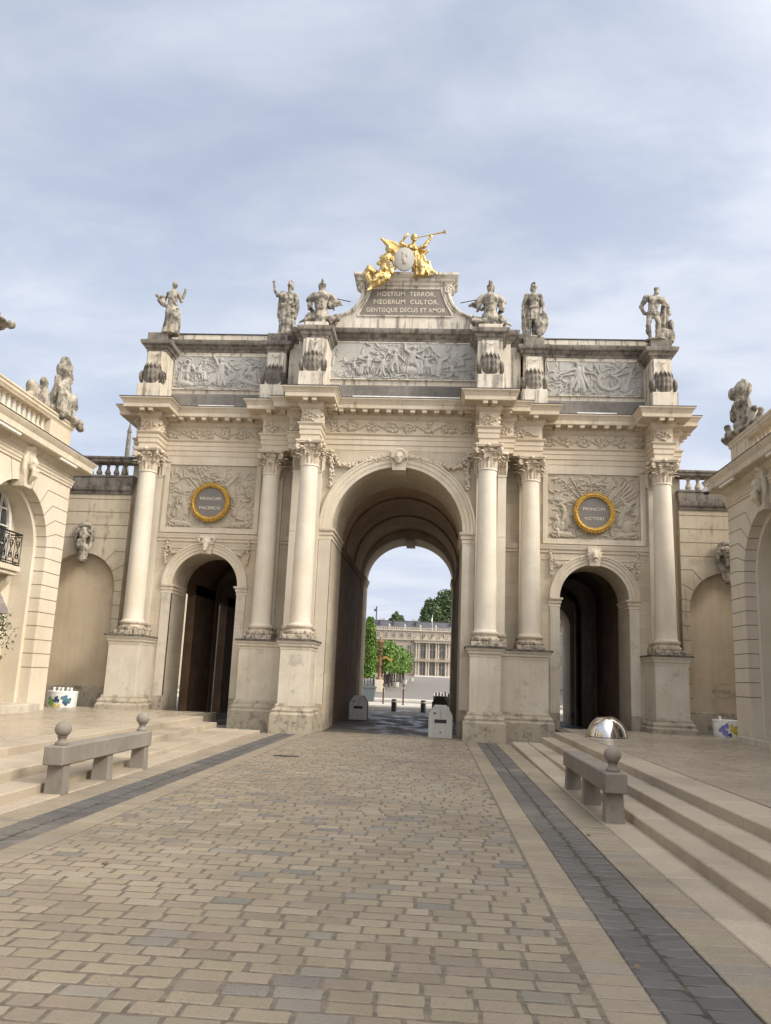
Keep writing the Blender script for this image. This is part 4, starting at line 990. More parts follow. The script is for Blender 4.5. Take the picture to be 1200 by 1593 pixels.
# ================================================================== pavilions on both sides
def baluster_prof(h):
    P = [(.085, 0), (.085, .06), (.06, .075), (.05, .11), (.062, .15), (.095, .24), (.10, .31), (.085, .38), (.058, .50), (.046, .62), (.045, .74), (.062, .77), (.062, .80), (.05, .83), (.06, .87), (.085, .93), (.085, 1.0)]
    return [(r, z*h) for r, z in P]
def pavilion(s, F, yc, zg, label):
    root = thing('pavilion', label, 'building')
    def X(mb): mb.v = [(s*(F+v), yc-u, z) for u, v, z in mb.v]; return mb
    NB, PIT = 5, 5.25; LEN = NB*PIT+1.0; DEP = 8.0; ZT = 6.90
    HW, SP, RS = 1.65, 4.47, 1.65
    cs = [2.62+PIT*k for k in range(NB)]
    mb = MB(); mb.archwall(0, LEN, zg-.4, ZT, [(c, HW, SP, RS) for c in cs], 0, .28, n=28)
    mb.archwall(.0, LEN, zg-.4, ZT, [(c, HW-.15, SP, RS-.15) for c in cs], .282, .80, n=28)
    mb.box(0, LEN, .3, DEP, ZT-.2, ZT); mb.box(0, .3, .805, DEP, zg-.4, ZT-.2); mb.box(LEN-.3, LEN, .805, DEP, zg-.4, ZT-.2); mb.box(0, LEN, DEP-.2, DEP, zg-.4, ZT-.2)
    recalc(X(mb).build('wall', M['pav'], root, 30))
    # joint lines of the rustication: courses on the piers, voussoirs round the arches
    mb = MB(); t = .011; zs = [1.49+.362*k for k in range(15)]
    edges = [0]+[q for c in cs for q in (c-HW, c+HW)]+[LEN]; RO = RS+.55
    def bar(p, q):
        p, q = Vector(p), Vector(q); d = (q-p).normalized(); n = Vector((-d.y, d.x))*t; mb.prism([(v.x, v.y) for v in (p+n, q+n, q-n, p-n)], -.003, .01)
    for z in zs:
        for a, b in zip(edges[::2], edges[1::2]):
            if z < SP: mb.box(a, b, -.003, .01, z-t, z+t); continue
            h = z-SP
            if h > RO*.96: continue
            dx = math.sqrt(RO*RO-h*h)
            a2 = a-HW-0+dx-0 if a > 0 else 0; a2 = (a-HW)+dx if a > 0 else 0; b2 = (b+HW)-dx if b < LEN else LEN
            if b2 > a2: mb.box(a2, b2, -.003, .01, z-t, z+t)
            for c, sg, e in ((a-HW, 1, a > 0), (b+HW, -1, b < LEN)):
                if not e: continue
                d = Vector((sg*dx, h)).normalized(); bar((c+d.x*RS, SP+d.y*RS), (c+sg*dx, z))
                mb.add([(c+d.x*(RS-.003)-d.y*t, 0, SP+d.y*(RS-.003)+d.x*t), (c+d.x*(RS-.003)+d.y*t, 0, SP+d.y*(RS-.003)-d.x*t), (c+d.x*(RS-.003)+d.y*t, .28, SP+d.y*(RS-.003)-d.x*t), (c+d.x*(RS-.003)-d.y*t, .28, SP+d.y*(RS-.003)+d.x*t)], [(0, 1, 2, 3)])
        if z < SP:
            for c in cs:
                for q in (-1, 1): u = c+q*HW; mb.box(min(u, u-q*.003), max(u, u-q*.003), 0, .28, z-t, z+t)
    for z in zs: mb.box(-.003, .01, 0, DEP, z-t, z+t)
    recalc(X(mb).build('course_joints', M['joint'], root))
    # cornice and architrave band
    path = [(LEN, 0), (0, 0), (0, DEP)]
    def SW(prof): mb = MB(); mb.sweep([(0, DEP), (0, 0), (LEN, 0)], prof); return mb
    mb = SW([(-.05, 6.55), (.03, 6.55), (.03, 6.62), (.05, 6.63), (.05, 6.70), (.07, 6.72), (.08, 6.76), (.02, 6.77), (.02, 6.90), (.10, 6.95), (.14, 7.01), (.16, 7.04), (.40, 7.05), (.40, 7.07), (.42, 7.07), (.42, 7.22), (.46, 7.27), (.50, 7.34), (.50, 7.37), (-.1, 7.45)])
    mb.box(.05, LEN, .05, DEP, ZT, 7.44)
    cn = recalc(X(mb).build('cornice', M['pav_trim'], root, 25))
    mb = SW([(.46, 7.372), (.515, 7.372), (.515, 7.39), (.2, 7.43)]); recalc(X(mb).build('lead_edge', M['lead'], cn))
    # parapet: pedestals, base course, balusters, rail
    mb = MB(); mb.sweep([(.12, DEP), (.12, .12), (LEN, .12)], [(-.34, 7.4), (.02, 7.4), (.02, 7.60), (-.02, 7.63), (-.34, 7.63)])
    recalc(X(mb).build('parapet_base', M['pav_trim'], root, 25))
    mb = MB(); mb.sweep([(.12, DEP), (.12, .12), (LEN, .12)], [(-.34, 8.17), (.0, 8.17), (.02, 8.22), (.05, 8.25), (.05, 8.31), (.08, 8.34), (.08, 8.39), (-.34, 8.41), (-.34, 8.17)])
    recalc(X(mb).build('parapet_rail', M['pav_trim'], root, 25))
    blk = [(.12, 1.36)]+[(c+PIT/2-.55, c+PIT/2+.55) for c in cs]
    mb = MB()
    for a, b in blk:
        mb.cut(); mb.cbox(a, b, .11, .47, 7.62, 8.18, .01); mb.box(a+.14, b-.14, .095, .2, 7.72, 8.08)
    mb.cut(); mb.cbox(.11, .5, .5, 1.4, 7.62, 8.18, .01)
    X(mb).build('parapet_pedestal', M['pav_trim'], root)
    pr = baluster_prof(.56); base = None
    for (a0, a1), (b0, b1) in zip(blk, blk[1:]):
        n = int(round((b0-a1)/.262)); 
        for k in range(n):
            u = a1+(k+.5)*(b0-a1)/n
            if u > 11: continue
            if base is None:
                m2 = MB(); m2.lathe(pr, (0, 0, 0), 12); base = m2.build('baluster', M['pav_trim'], root, 45); o = base
            else: o = copy_tree(base, root)
            o.location = (s*(F+.30), yc-u, 7.62)
    # keystone masks, windows, balconies
    for i, c in enumerate(cs):
        if i > 2: continue
        mb = MB(); mb.prism([(c-.19, 5.95), (c+.19, 5.95), (c+.25, 7.0), (c-.25, 7.0)], -.14, .2); ks = recalc(X(mb).build('keystone', M['pav_trim'], root))
        if i < 2:
            sc = Sculpt(); q = Vector((s*(F-.20), yc-c, 6.55))
            sc.head(q+Vector((s*.03, 0, .02)), .19, face=(-s, -.25), hair='none', tilt=-.05)
            for k in range(13): a = math.pi*(k-.5)/12; sc.ell(q+Vector((s*.10, .22*math.cos(a), .05+.27*math.sin(a))), .06)
            for e in (-.1, -.04, .04, .1): sc.limb([q+Vector((-s*.10, e, -.16)), q+Vector((-s*.09, e*.9, -.30)), q+Vector((s*.02, e*.3, -.46))], [.05, .05, .025])
            for e in (-1, 1): sc.limb([q+Vector((s*.10, e*.21, .08)), q+Vector((s*.10, e*.22, -.15)), q+Vector((s*.10, e*.15, -.38))], [.06, .055, .035])
            sc.limb([q+Vector((s*.08, -.14, .40)), q+Vector((s*.04, 0, .46)), q+Vector((s*.08, .14, .40))], [.06, .09, .06])
            sc.build('bearded_mask', M['pav_trim'], ks, .016, 1)
        fr = MB()          # window: frame, mullions and transoms
        w0, w1, zb, zt = c-1.02, c+1.02, 4.2, 5.05
        fr.archsweep(c, zt, [(1.02, .80), (1.02, .70), (.90, .70), (.90, .80)], n=20, leg=4.18)
        fr.box(c-.05, c+.05, .71, .80, 4.18, zt+1.0)
        for q in (-.47, .47): fr.box(c+q-.018, c+q+.018, .73, .80, 4.2, zt+.82)
        for z in (4.62, 5.08, 5.52): fr.box(c-.95, c+.95, .73, .80, z-.018, z+.018)
        wf = recalc(X(fr).build('window', M['white_paint'], root))
        g = MB(); n = 20; pts = [(c-.95, 4.2)]+[(c-.95*math.cos(math.pi*k/n), zt+.95*math.sin(math.pi*k/n)) for k in range(n+1)]+[(c+.95, 4.2)]
        g.prism(pts, .775, .79); X(g).build('pane', M['glass'], wf)
        # wall round the window and the shopfront under it
        wl = MB(); wl.archwall(c-1.6, c+1.6, zg-.3, ZT-.2, [(c, 1.02, 5.05, 1.02)], .80, .95, n=20) if False else None
        wl = MB()
        wl.box(c-1.55, c-1.02, .79, .95, zg-.3, 6.3); wl.box(c+1.02, c+1.55, .79, .95, zg-.3, 6.3); wl.box(c-1.02, c+1.02, .79, .95, 3.6, 4.18)
        n = 14
        for k in range(n):
            a, b = math.pi*k/n, math.pi*(k+1)/n; x0, z0, x1, z1 = c-1.02*math.cos(a), zt+1.02*math.sin(a), c-1.02*math.cos(b), zt+1.02*math.sin(b)
            wl.add([(x0, .79, z0), (x1, .79, z1), (x1, .79, 6.5), (x0, .79, 6.5)], [(0, 1, 2, 3)])
        recalc(X(wl).build('recess_wall', M['pav'], root))
        d = MB()
        for z0, z1, a, b in ((zg+.1, 3.6, c-1.02, c-.94), (zg+.1, 3.6, c+.94, c+1.02), (zg+.1, 3.6, c-.05, c+.05), (3.48, 3.6, c-1.02, c+1.02), (2.75, 2.83, c-1.0, c+1.0), (zg+.1, zg+.45, c-1.0, c+1.0)): d.box(a, b, .82, .90, z0, z1)
        dr = recalc(X(d).build('shop_door', M['maroon'] if False else M['iron'], root)); g = MB(); g.box(c-.98, c+.98, .85, .87, zg+.1, 3.55); X(g).build('pane', M['glass'], dr)
        st = MB(); st.cbox(c-HW-.1, c+HW+.1, -.32, .8, zg-.2, zg+.15, .015); recalc(X(st).build('door_step', M['bench'] if False else M['pedestal'], root))
        if i > 1 or s > 0: continue
        # balcony: stone slab with consoles, wrought iron railing
        b0, b1, zf = c-1.22, c+1.22, 4.06
        sl = MB(); sl.cbox(b0-.03, b1+.03, .42, .80, zf-.14, zf, .015); sl.cbox(b0+.04, b1-.04, .48, .80, zf-.24, zf-.142, .015)
        for q in (-1, 1): sl.prism([(.80, zf-.24), (.52, zf-.24), (.6, zf-.42), (.80, zf-.7)], c+q*1.0-.09, c+q*1.0+.09, axis='x')
        bs = recalc(X(sl).build('balcony', M['pav_trim'], root))
        ir = MB(); yy = .47
        for z, r in ((zf+.85, .022), (zf+.78, .012), (zf+.1, .014), (zf+.04, .014)): ir.tube([(b0, .8, z), (b0, yy, z), (b1, yy, z), (b1, .8, z)], r, 6)
        k = 0; u = b0
        while u <= b1+.01: ir.tube([(u, yy, zf), (u, yy, zf+.85)], .010, 5); u += .34; k += 1
        for q in range(k-1):
            uc = b0+.34*(q+.5)
            for sg in (-1, 1):
                ir.tube([(uc+sg*(.10*(1-t/16)*math.cos(t*.6)), yy, zf+.55+sg*.0+.13*(1-t/16)*math.sin(t*.6)) for t in range(14)], .009, 5)
                ir.tube([(uc-sg*(.09*(1-t/16)*math.cos(t*.6+2)), yy, zf+.27+.11*(1-t/16)*math.sin(t*.6+2)) for t in range(14)], .009, 5)
                ir.tube([(uc-sg*.15, yy, zf+.12), (uc, yy, zf+.42), (uc+sg*.15, yy, zf+.75)], .008, 5)
        X(ir).build('railing', M['iron'], bs)
    # floodlight bars under the cornice
    for k, u in enumerate((1.05, 4.2)):
        mb = MB(); mb.cbox(u-.5, u+.5, -.40, -.33, 6.985, 7.045, .01); recalc(X(mb).build('light_bar', M['white_lamp'], root))
    return root
ZT = .38
PL = pavilion(-1, 9.30, -1.33, ZT+.05, 'sunlit two storey cream stone pavilion with iron balcony at the left edge')
PR = pavilion(1, 9.20, -.95, ZT, 'shaded cream stone pavilion with balustrade at the right edge')

# ================================================================== curtain walls with niches
def curtain(s, label):
    root = thing('curtain_wall', label, 'wall')
    yw = 1.40; x0, x1 = 8.58, 12.6; cx, hw, sp = 9.90, 1.09, 4.0
    def X(mb):
        if s < 0: mb.v = [(-x, y, z) for x, y, z in mb.v]
        return mb
    mb = MB(); mb.archwall(x0, x1, -.1, 7.02, [(cx, hw, sp, hw)], yw, yw+.28, n=30); mb.box(x0, x1, yw+.56, yw+.9, -.1, 7.0)
    recalc(X(mb).build('wall', M['side_wall'], root, 30))
    nm = MB(); nm.box(cx-1.3, cx+1.3, yw+.282, yw+.5, -.1, 5.4); recalc(X(nm).build('niche_back', M['niche'], root))
    nm = MB(); nm.cbox(cx-1.119, cx+1.119, yw+.2, yw+.3, -.1, .98, .02); recalc(X(nm).build('niche_plinth', M['plinth'], root))
    t = .014; mb = MB(); RO = hw+.42
    for z in [.95+.42*k for k in range(15)]:
        h = z-sp
        if h < 0: mb.box(x0, cx-hw, yw-.003, yw+.01, z-t, z+t); mb.box(cx+hw, x1, yw-.003, yw+.01, z-t, z+t)
        elif h < RO*.97:
            dx = math.sqrt(RO*RO-h*h)
            if cx-dx > x0: mb.box(x0, cx-dx, yw-.003, yw+.01, z-t, z+t)
            mb.box(cx+dx, x1, yw-.003, yw+.01, z-t, z+t)
            for sg in (-1, 1):
                d = Vector((sg*dx, h)).normalized(); n = Vector((-d.y, d.x))*t; p = Vector((cx, sp))+d*hw; q = Vector((cx, sp))+d*RO; mb.prism([(v.x, v.y) for v in (p+n, q+n, q-n, p-n)], yw-.003, yw+.01)
        else: mb.box(x0, x1, yw-.003, yw+.01, z-t, z+t)
    recalc(X(mb).build('course_joints', M['joint'], root))
    mb = MB(); mb.sweep([(x0, yw), (x1, yw)], [(-.02, 6.98), (.04, 7.0), (.05, 7.06), (.10, 7.12), (.12, 7.20), (.12, 7.25), (.0, 7.27), (.0, 7.55), (.03, 7.57), (.03, 7.63), (-.4, 7.64)])
    recalc(X(mb).build('cornice', M['side_top'], root, 25))
    mb = MB(); mb.sweep([(x0, yw+.08), (x1, yw+.08)], [(-.36, 8.06), (.05, 8.06), (.08, 8.10), (.08, 8.16), (.12, 8.19), (.12, 8.25), (-.36, 8.28), (-.36, 8.06)])
    recalc(X(mb).build('balustrade_rail', M['side_top'], root, 25))
    first = None
    for k in range(13):
        if first is None: m2 = MB(); m2.lathe(baluster_prof(.46), (0, 0, 0), 12); first = m2.build('baluster', M['side_top'] if s < 0 else M['side_wall'], root, 45); o = first
        else: o = copy_tree(first, root)
        o.location = (s*(8.95+.285*k), yw+.22, 7.62)
    # bearded mask as keystone
    c = Vector((s*(cx+.0), yw-.14, 5.62)); sc = Sculpt(); sc.head(c+Vector((0, -.02, .04)), .22, face=(.15*s, -1), hair='short')
    for k in range(14): a = math.pi*k/13; sc.ell(c+Vector((.25*math.cos(a), .0, .08+.27*math.sin(a))), .075)
    for q in (-1, 1): sc.limb([c+Vector((q*.24, .02, .08)), c+Vector((q*.26, .02, -.15)), c+Vector((q*.2, 0, -.38)), c+Vector((q*.13, 0, -.52))], [.075, .07, .06, .04])
    for q in (-.09, -.03, .03, .09): sc.limb([c+Vector((q, -.16, -.2)), c+Vector((q*1.1, -.17, -.36)), c+Vector((q*.5+.03, -.12, -.50))], [.055, .05, .03])
    sc.limb([c+Vector((0, .02, -.4)), c+Vector((0, .04, -.74))], [.18, .15]); sc.ell(c+Vector((0, .02, -.76)), (.2, .12, .05))
    sc.build('bearded_mask', M['statue'], root, .016, 1, wrinkle=.004)
    return root
CL = curtain(-1, 'rusticated wall with blind arch and dark balustrade between left pavilion and arch')
CR = curtain(1, 'rusticated wall with blind ochre arch between the arch and right pavilion')
def graffiti():
    mb = MB(); y = 1.40+.279; c = (9.80, 1.62); rng = random.Random(4)
    mb.tube([(c[0]+.30*math.cos(a), y, c[1]+.20*math.sin(a)) for a in [k*.2 for k in range(5, 34)]], .007, 4)
    x = c[0]-.30
    for k in range(6): mb.tube([(x+k*.09+.04*math.cos(a), y, c[1]-.02+.05*math.sin(a*1.3+k)) for a in [q*.7 for q in range(9)]], .008, 4)
    mb.tube([(c[0]+.22+.06*math.cos(a), y, c[1]-.16+.06*math.sin(a)) for a in [k*.5 for k in range(14)]], .007, 4)
    mb.build('graffiti_scrawl', M['plinth'], CR)
graffiti()

# ================================================================== ground
attr_m = attr_mat('street_setts', 'Col', .6, .8, 60, .45, .34, pit=.75)
dark_m = attr_mat('dark_basalt_setts', 'Col', .5, .5, 60, .5, .1)
slab_m = attr_mat('pale_stone_slabs', 'Col', .55, .4, 45, .45, .42)
mortar_m = plain('dusty_mortar', (.14, .117, .09), .95, 0, .3, 14, .6)
moss_m = plain('mossy_joint_earth', (.05, .047, .036), .95, 0, .5, 9, .6)
asph = plain('grey_asphalt', (.185, .17, .155), .8, 0, .15, 2.5, .2)
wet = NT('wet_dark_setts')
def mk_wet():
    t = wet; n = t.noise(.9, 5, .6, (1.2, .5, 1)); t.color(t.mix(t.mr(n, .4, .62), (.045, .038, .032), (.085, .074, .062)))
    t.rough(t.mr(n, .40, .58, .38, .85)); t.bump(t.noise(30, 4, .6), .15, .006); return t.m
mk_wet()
def sett(mb, x0, x1, y0, y1, top, rng, col):
    """one worn sett: rounded corners, dipped edges, slight tilt"""
    j = lambda: rng.uniform(-.0045, .0045)
    c = [rng.uniform(.003, .010) for _ in range(4)]
    P = [(x0+c[0], y0+j()), ((x0+x1)/2, y0+j()), (x1-c[1], y0+j()), (x1+j(), y0+c[1]), (x1+j(), (y0+y1)/2), (x1+j(), y1-c[2]), (x1-c[2], y1+j()), ((x0+x1)/2, y1+j()), (x0+c[3], y1+j()), (x0+j(), y1-c[3]), (x0+j(), (y0+y1)/2), (x0+j(), y0+c[0])]
    cx, cy = (x0+x1)/2, (y0+y1)/2; tx, ty = rng.uniform(-.012, .012), rng.uniform(-.012, .012); b = rng.uniform(.006, .011)
    zt = lambda x, y: top+tx*(x-cx)+ty*(y-cy)
    n = len(P); ins = []
    for x, y in P:
        d = Vector((x-cx, y-cy)); l = d.length; ins.append((cx+(x-cx)*(1-b/l*1.3), cy+(y-cy)*(1-b/l*1.3)))
    vs = [(x, y, -.04) for x, y in P]+[(x, y, zt(x, y)-.0035) for x, y in P]+[(x, y, zt(x, y)) for x, y in ins]
    fs = [tuple(range(2*n, 3*n))]+[(k, (k+1) % n, n+(k+1) % n, n+k) for k in range(n)]+[(n+k, n+(k+1) % n, 2*n+(k+1) % n, 2*n+k) for k in range(n)]
    mb.add(vs, fs, 0, col)
def ground():
    mb = MB(); xs = [-60, -9.5, 9.5, 60]
    mb.add([(-400, -60, -.012), (400, -60, -.012), (400, 30, -.012), (-400, 30, -.012), (400, 240, 2.38), (-400, 240, 2.38), (400, 1500, 2.38), (-400, 1500, 2.38)], [(0, 1, 2, 3), (3, 2, 4, 5), (5, 4, 6, 7)])
    struct(mb.build('ground', asph))
    mb = MB(); mb.box(-2.435, 2.435, -27, .62, -.3, .0095); struct(mb.build('street_bed', mortar_m))
    rng = random.Random(2); mb = MB(); y = -25.6; row = 0
    tones = [((.262, .217, .158), .54), ((.293, .246, .183), .2), ((.232, .19, .14), .17), ((.225, .203, .17), .05), ((.185, .175, .158), .02)]
    def tone():
        q = rng.random(); a = 0
        for c, p in tones:
            a += p
            if q < a: break
        k = rng.uniform(.9, 1.08); pitted = 1.0 if c[0] < .22 else (rng.uniform(.3, .9) if rng.random() < .22 else 0.)
        return (c[0]*k, c[1]*k*rng.uniform(.97, 1.02), c[2]*k*rng.uniform(.94, 1.04), pitted)
    while y < .55:
        d = rng.uniform(.128, .142); x = -2.12-rng.uniform(.02, .07) if row % 2 else -2.12-rng.uniform(.13, .19)
        while x < 2.10:
            w = rng.uniform(.215, .255)
            if rng.random() < .06: w *= .62
            a, b = max(x, -2.12), min(x+w, 2.12)
            if b-a > .06:
                j = lambda: rng.uniform(-.007, .007); h = rng.uniform(-.0005, .004); sk = rng.uniform(-.003, .003)
                sett(mb, a, b, y+sk, y+d+sk, .0125+h, rng, tone())
            x = b+rng.uniform(.020, .034) if b < 2.12 else 9
        y += d+rng.uniform(.021, .028); row += 1
    struct(mb.build('street_setts', attr_m, attr='Col'))
    # pale border rows either side of the dark gutters
    mb = MB(); dk = MB()
    for s in (-1, 1):
        y = -25.6
        while y < -.9:
            d = rng.uniform(.15, .19); c = tone(); c = (c[0]*.6+.115, c[1]*.6+.096, c[2]*.6+.072, 0)
            a, b = sorted((s*2.145, s*2.43)); mb.bbox(a, b, y, y+d, -.05, .012, .006, 0, c, tuple(.012+rng.uniform(-.002, .003) for _ in range(4))); y += d+rng.uniform(.008, .014)
        y = -25.6
        while y < -1.2:
            d = rng.uniform(.15, .2); c = tone(); c = (c[0]*.6+.125, c[1]*.6+.105, c[2]*.6+.08, 0)
            a, b = sorted((s*2.935, s*3.285)); mb.bbox(a, b, y, y+d, -.05, .012, .006, 0, c, tuple(.012+rng.uniform(-.002, .003) for _ in range(4))); y += d+rng.uniform(.008, .014)
        for xa, xb in ((2.44, 2.673), (2.684, 2.925)):
            y = -25.6
            while y < (-.75 if xa < 2.6 else -.72):
                d = rng.uniform(.125, .165); k = rng.uniform(.8, 1.2); a, b = sorted((s*(xa+rng.uniform(-.004, .004)), s*(xb+rng.uniform(-.004, .004))))
                slope = .012*(1 if (xa < 2.6) == (s > 0) else -1)
                tz = (0, -.012, -.012, 0) if slope > 0 else (-.012, 0, 0, -.012)
                dk.bbox(a, b, y, y+d, -.06, .006, .008, 0, (.088*k, .085*k, .084*k, 0), tuple(.008+q+rng.uniform(-.002, .003) for q in tz)); y += d+rng.uniform(.01, .018)
    struct(mb.build('pale_border_setts', slab_m, attr='Col')); struct(dk.build('dark_gutter_setts', dark_m, attr='Col'))
    mb = MB()
    for s in (-1, 1): a, b = sorted((s*2.432, s*2.932)); mb.box(a, b, -26, -.72, -.2, -.004)
    struct(mb.build('gutter_bed', moss_m))
    # passage floor and the road beyond
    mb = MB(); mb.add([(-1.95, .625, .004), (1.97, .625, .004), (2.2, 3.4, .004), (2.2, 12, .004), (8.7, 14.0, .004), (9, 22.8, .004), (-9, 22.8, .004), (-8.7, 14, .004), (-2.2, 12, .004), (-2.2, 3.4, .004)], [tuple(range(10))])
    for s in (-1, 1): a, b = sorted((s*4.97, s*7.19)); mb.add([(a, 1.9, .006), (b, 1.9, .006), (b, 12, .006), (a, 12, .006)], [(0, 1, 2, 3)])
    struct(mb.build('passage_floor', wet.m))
    mb = MB(); mb.bbox(-30, 30, 22.8, 28.5, -.05, .10, .02); mb.bbox(-30, 30, 33, 37, -.05, .16, .02)
    struct(mb.build('far_pavement', plain('pale_pavement', (.47, .44, .385), .8, 0, .1, 3)))
ground()
def terraces():
    rng = random.Random(9)
    def c0(k=1.): q = rng.uniform(.9, 1.08)*k; return (.39*q, .33*q, .255*q, 0)
    NR, FY = -25.5, -1.55
    for s in (-1, 1):
        # edge lines of the steps as |x| at far and near end, with heights
        if s > 0: E = [(3.30, 3.30, .0), (3.70, 3.66, .125), (4.05, 4.03, .255), (4.42, 4.40, ZT)]
        else: E = [(3.34, 3.34, .0), (3.86, 3.60, .125), (4.50, 4.05, .255), (4.95, 4.90, ZT)]
        mb = MB()
        for k in range(3, -1, -1):
            xf, xn, z = E[k]; zb = -.1 if k == 0 else E[k-1][2]-.15
            y = FY+(0 if k else .35) - (3-k)*.0 + (.45 if k == 3 else (.15 if k == 2 else -.05))
            first = True
            while y > NR:
                L = rng.uniform(1.0, 1.35); y2 = max(NR, y-L); f = lambda yy: xf+(xn-xf)*min(1, (FY-yy)/12.0)
                x_in = f((y+y2)/2); x_out = (E[k+1][0]+.45 if k < 3 else x_in+.55)
                g = .0055; zt = z if k else .012
                if k == 0 and y > -11.5:   # lowest slab rises to a low kerb near the arch
                    zt = .012+.085*max(0, min(1, (y+11.5)/9.0)); zt2 = .012+.085*max(0, min(1, (y2+11.5)/9.0))
                else: zt2 = zt
                a, b = sorted((s*x_in, s*x_out)); tz = (zt2, zt2, zt, zt)
                mb.bbox(a, b, y2+g, y-g, zb, max(zt, zt2), .012, 0, c0(1.1), tz)
                y = y2
        struct(mb.build('stone_steps', slab_m, attr='Col'))
        # terrace paving
        mb = MB(); xe = 4.42 if s > 0 else 4.93; x = xe+.558; cols = []
        while x < 13: w = .62; cols.append((x, x+w)); x += w
        for a, b in cols:
            y = 1.4-rng.uniform(0, .5)
            yend = NR if a < 9 else -3
            while y > yend:
                L = rng.uniform(.8, 1.3); g = .0022; p, q = sorted((s*(a+g), s*(b-g))); yt = y-g
                if a < 8.6 and yt > 1.8: yt = 1.8
                mb.bbox(p, q, y-L+g, yt, .1, ZT, .003, 0, c0(), tuple(ZT+rng.uniform(-.0012, .0012) for _ in range(4))); y -= L
        struct(mb.build('terrace_paving', terr_m, attr='Col'))
        mb = MB(); a, b = sorted((s*(xe+.3), s*13)); mb.box(a, b, NR, 1.3, -.1, ZT-.012); struct(mb.build('terrace_bed', mortar_m))
terr_m = attr_mat('polished_terrace_slabs', 'Col', .36, .08, 30, .5, .22)
terraces()

# ================================================================== street furniture
def benches():
    for s in (-1, 1):
        t = thing('stone_bench', ('low grey stone bench with two ball finials before the left steps', '', 'low grey stone bench with one ball finial before the right steps')[s+1], 'bench', 'grey stone benches along the street', (s*3.45, -11.5, 0))
        mb = MB(); L = 3.25
        # two beam stones
        for a, b in ((-1.62, .10), (.105, 1.62)):
            m2 = MB(); m2.cbox(-.13, .13, a, b, .36, .595, .014); m2.build('beam', M['bench'], t)
        for y in (-1.42, .0, 1.48):
            m2 = MB(); vs = [(-.115, -.105, 0), (.115, -.105, 0), (.115, .105, 0), (-.115, .105, 0), (-.10, -.095, .362), (.10, -.095, .362), (.10, .095, .362), (-.10, .095, .362)]
            vs = [(x, y+yy, z) for x, yy, z in vs]; m2.add(vs, [(3, 2, 1, 0), (4, 5, 6, 7)]+[(k, (k+1) % 4, 4+(k+1) % 4, 4+k) for k in range(4)]); m2.build('leg', M['bench'], t)
        for y in ((-1.42, 1.48) if s < 0 else (-1.42,)):
            m2 = MB(); m2.lathe([(.08, .60), (.08, .625), (.058, .635), (.05, .66), (.055, .69), (.07, .70)]+[(.104*math.cos(a), .79+.096*math.sin(a)) for a in [R(-62+9.5*k) for k in range(16)]], (0, y, 0), 20)
            m2.build('ball_finial', M['bench'], t, 50)
benches()
def concrete_blocks():
    data = ((-1.56, 7.75, M['concrete'], 'pale concrete security block at the left side inside the central passage'), (1.46, -.02, M['concrete'], 'pale concrete security block before the right pier of the central passage'), (1.52, 12.4, M['concrete_shade'], 'concrete block coloured dark for shade, deep in the central passage behind the pale right one'))
    for x, y, m, lab in data:
        t = thing('security_block', lab, 'concrete block', 'concrete security blocks in the passage', (x, y, .012))
        mb = MB(); w, h = .335, .89
        mb.prism([(-w, 0), (w, 0), (w, h*.70), (w*.52, h), (-w*.52, h), (-w, h*.70)], 0, .62)
        bm = bmesh.new(); me = bpy.data.meshes.new('x'); me.from_pydata(mb.v, [], mb.f); bm.from_mesh(me); bmesh.ops.bevel(bm, geom=bm.edges[:], offset=.012, segments=1, affect='EDGES'); m2 = MB(); m2.bm(bm); bpy.data.meshes.remove(me)
        o = recalc(m2.build('block_body', m, t))
        m2 = MB(); m2.box(-.17, .17, -.004, .02, h*.46, h*.57); m2.build('forklift_slot', M['dark'], t)
        m2 = MB(); m2.lathe([(.022, 0), (.022, .012)], (0, 0, 0), 12)
        m2.v = [(a, -.004-c*.2, .16+b) for a, b, c in m2.v]; m2.build('bolt_hole', M['dark'], t)
        if m is not M['concrete_shade']:
            m2 = MB(); 
            for k in range(5): m2.box(-.01+.02*(k % 2), .01+.02*(k % 2), -.004, .01, h*.62+k*.045, h*.62+k*.045+.022)
            m2.box(-.2, -.13, -.004, .01, h*.73, h*.78); m2.box(-.18, -.15, -.0045, .01, h*.745, h*.765)
            m2.build('stencil_marks', M['dark'], t)
concrete_blocks()
def bollards():
    b0 = None
    for k, (x, y, lab) in enumerate(((-.69, 17.55, 'short black bollard on the road beyond the passage, left one'), (.75, 17.65, 'short black bollard on the road beyond the passage, right one'))):
        t = thing('bollard', lab, 'bollard', 'short black bollards', (x, y, .004))
        mb = MB(); mb.lathe([(.13, 0), (.13, .52), (.12, .56), (.09, .58)], n=20); mb.build('post', M['bollard'], t, 40)
        mb = MB(); mb.lathe([(.132, .44), (.134, .45), (.134, .49), (.132, .50)], n=20, caps=False); mb.build('pale_band', M['white_paint'], t)
    for k, (x, y, lab) in enumerate(((-1.72, 25.6, 'thin maroon post on the far pavement, left one'), (-.50, 24.5, 'thin maroon post on the far pavement, right one'))):
        t = thing('post_bollard', lab, 'post', 'thin maroon posts', (x, y, .1))
        mb = MB(); mb.lathe([(.06, 0), (.06, .05), (.045, .06), (.045, 1.05), (.06, 1.08), (.06, 1.13), (.04, 1.16)], n=14); mb.build('post', M['maroon'], t, 40)
        mb = MB(); mb.lathe([(.047, .93), (.047, .98)], n=14, caps=False); mb.build('ring', M['white_paint'], t)
bollards()
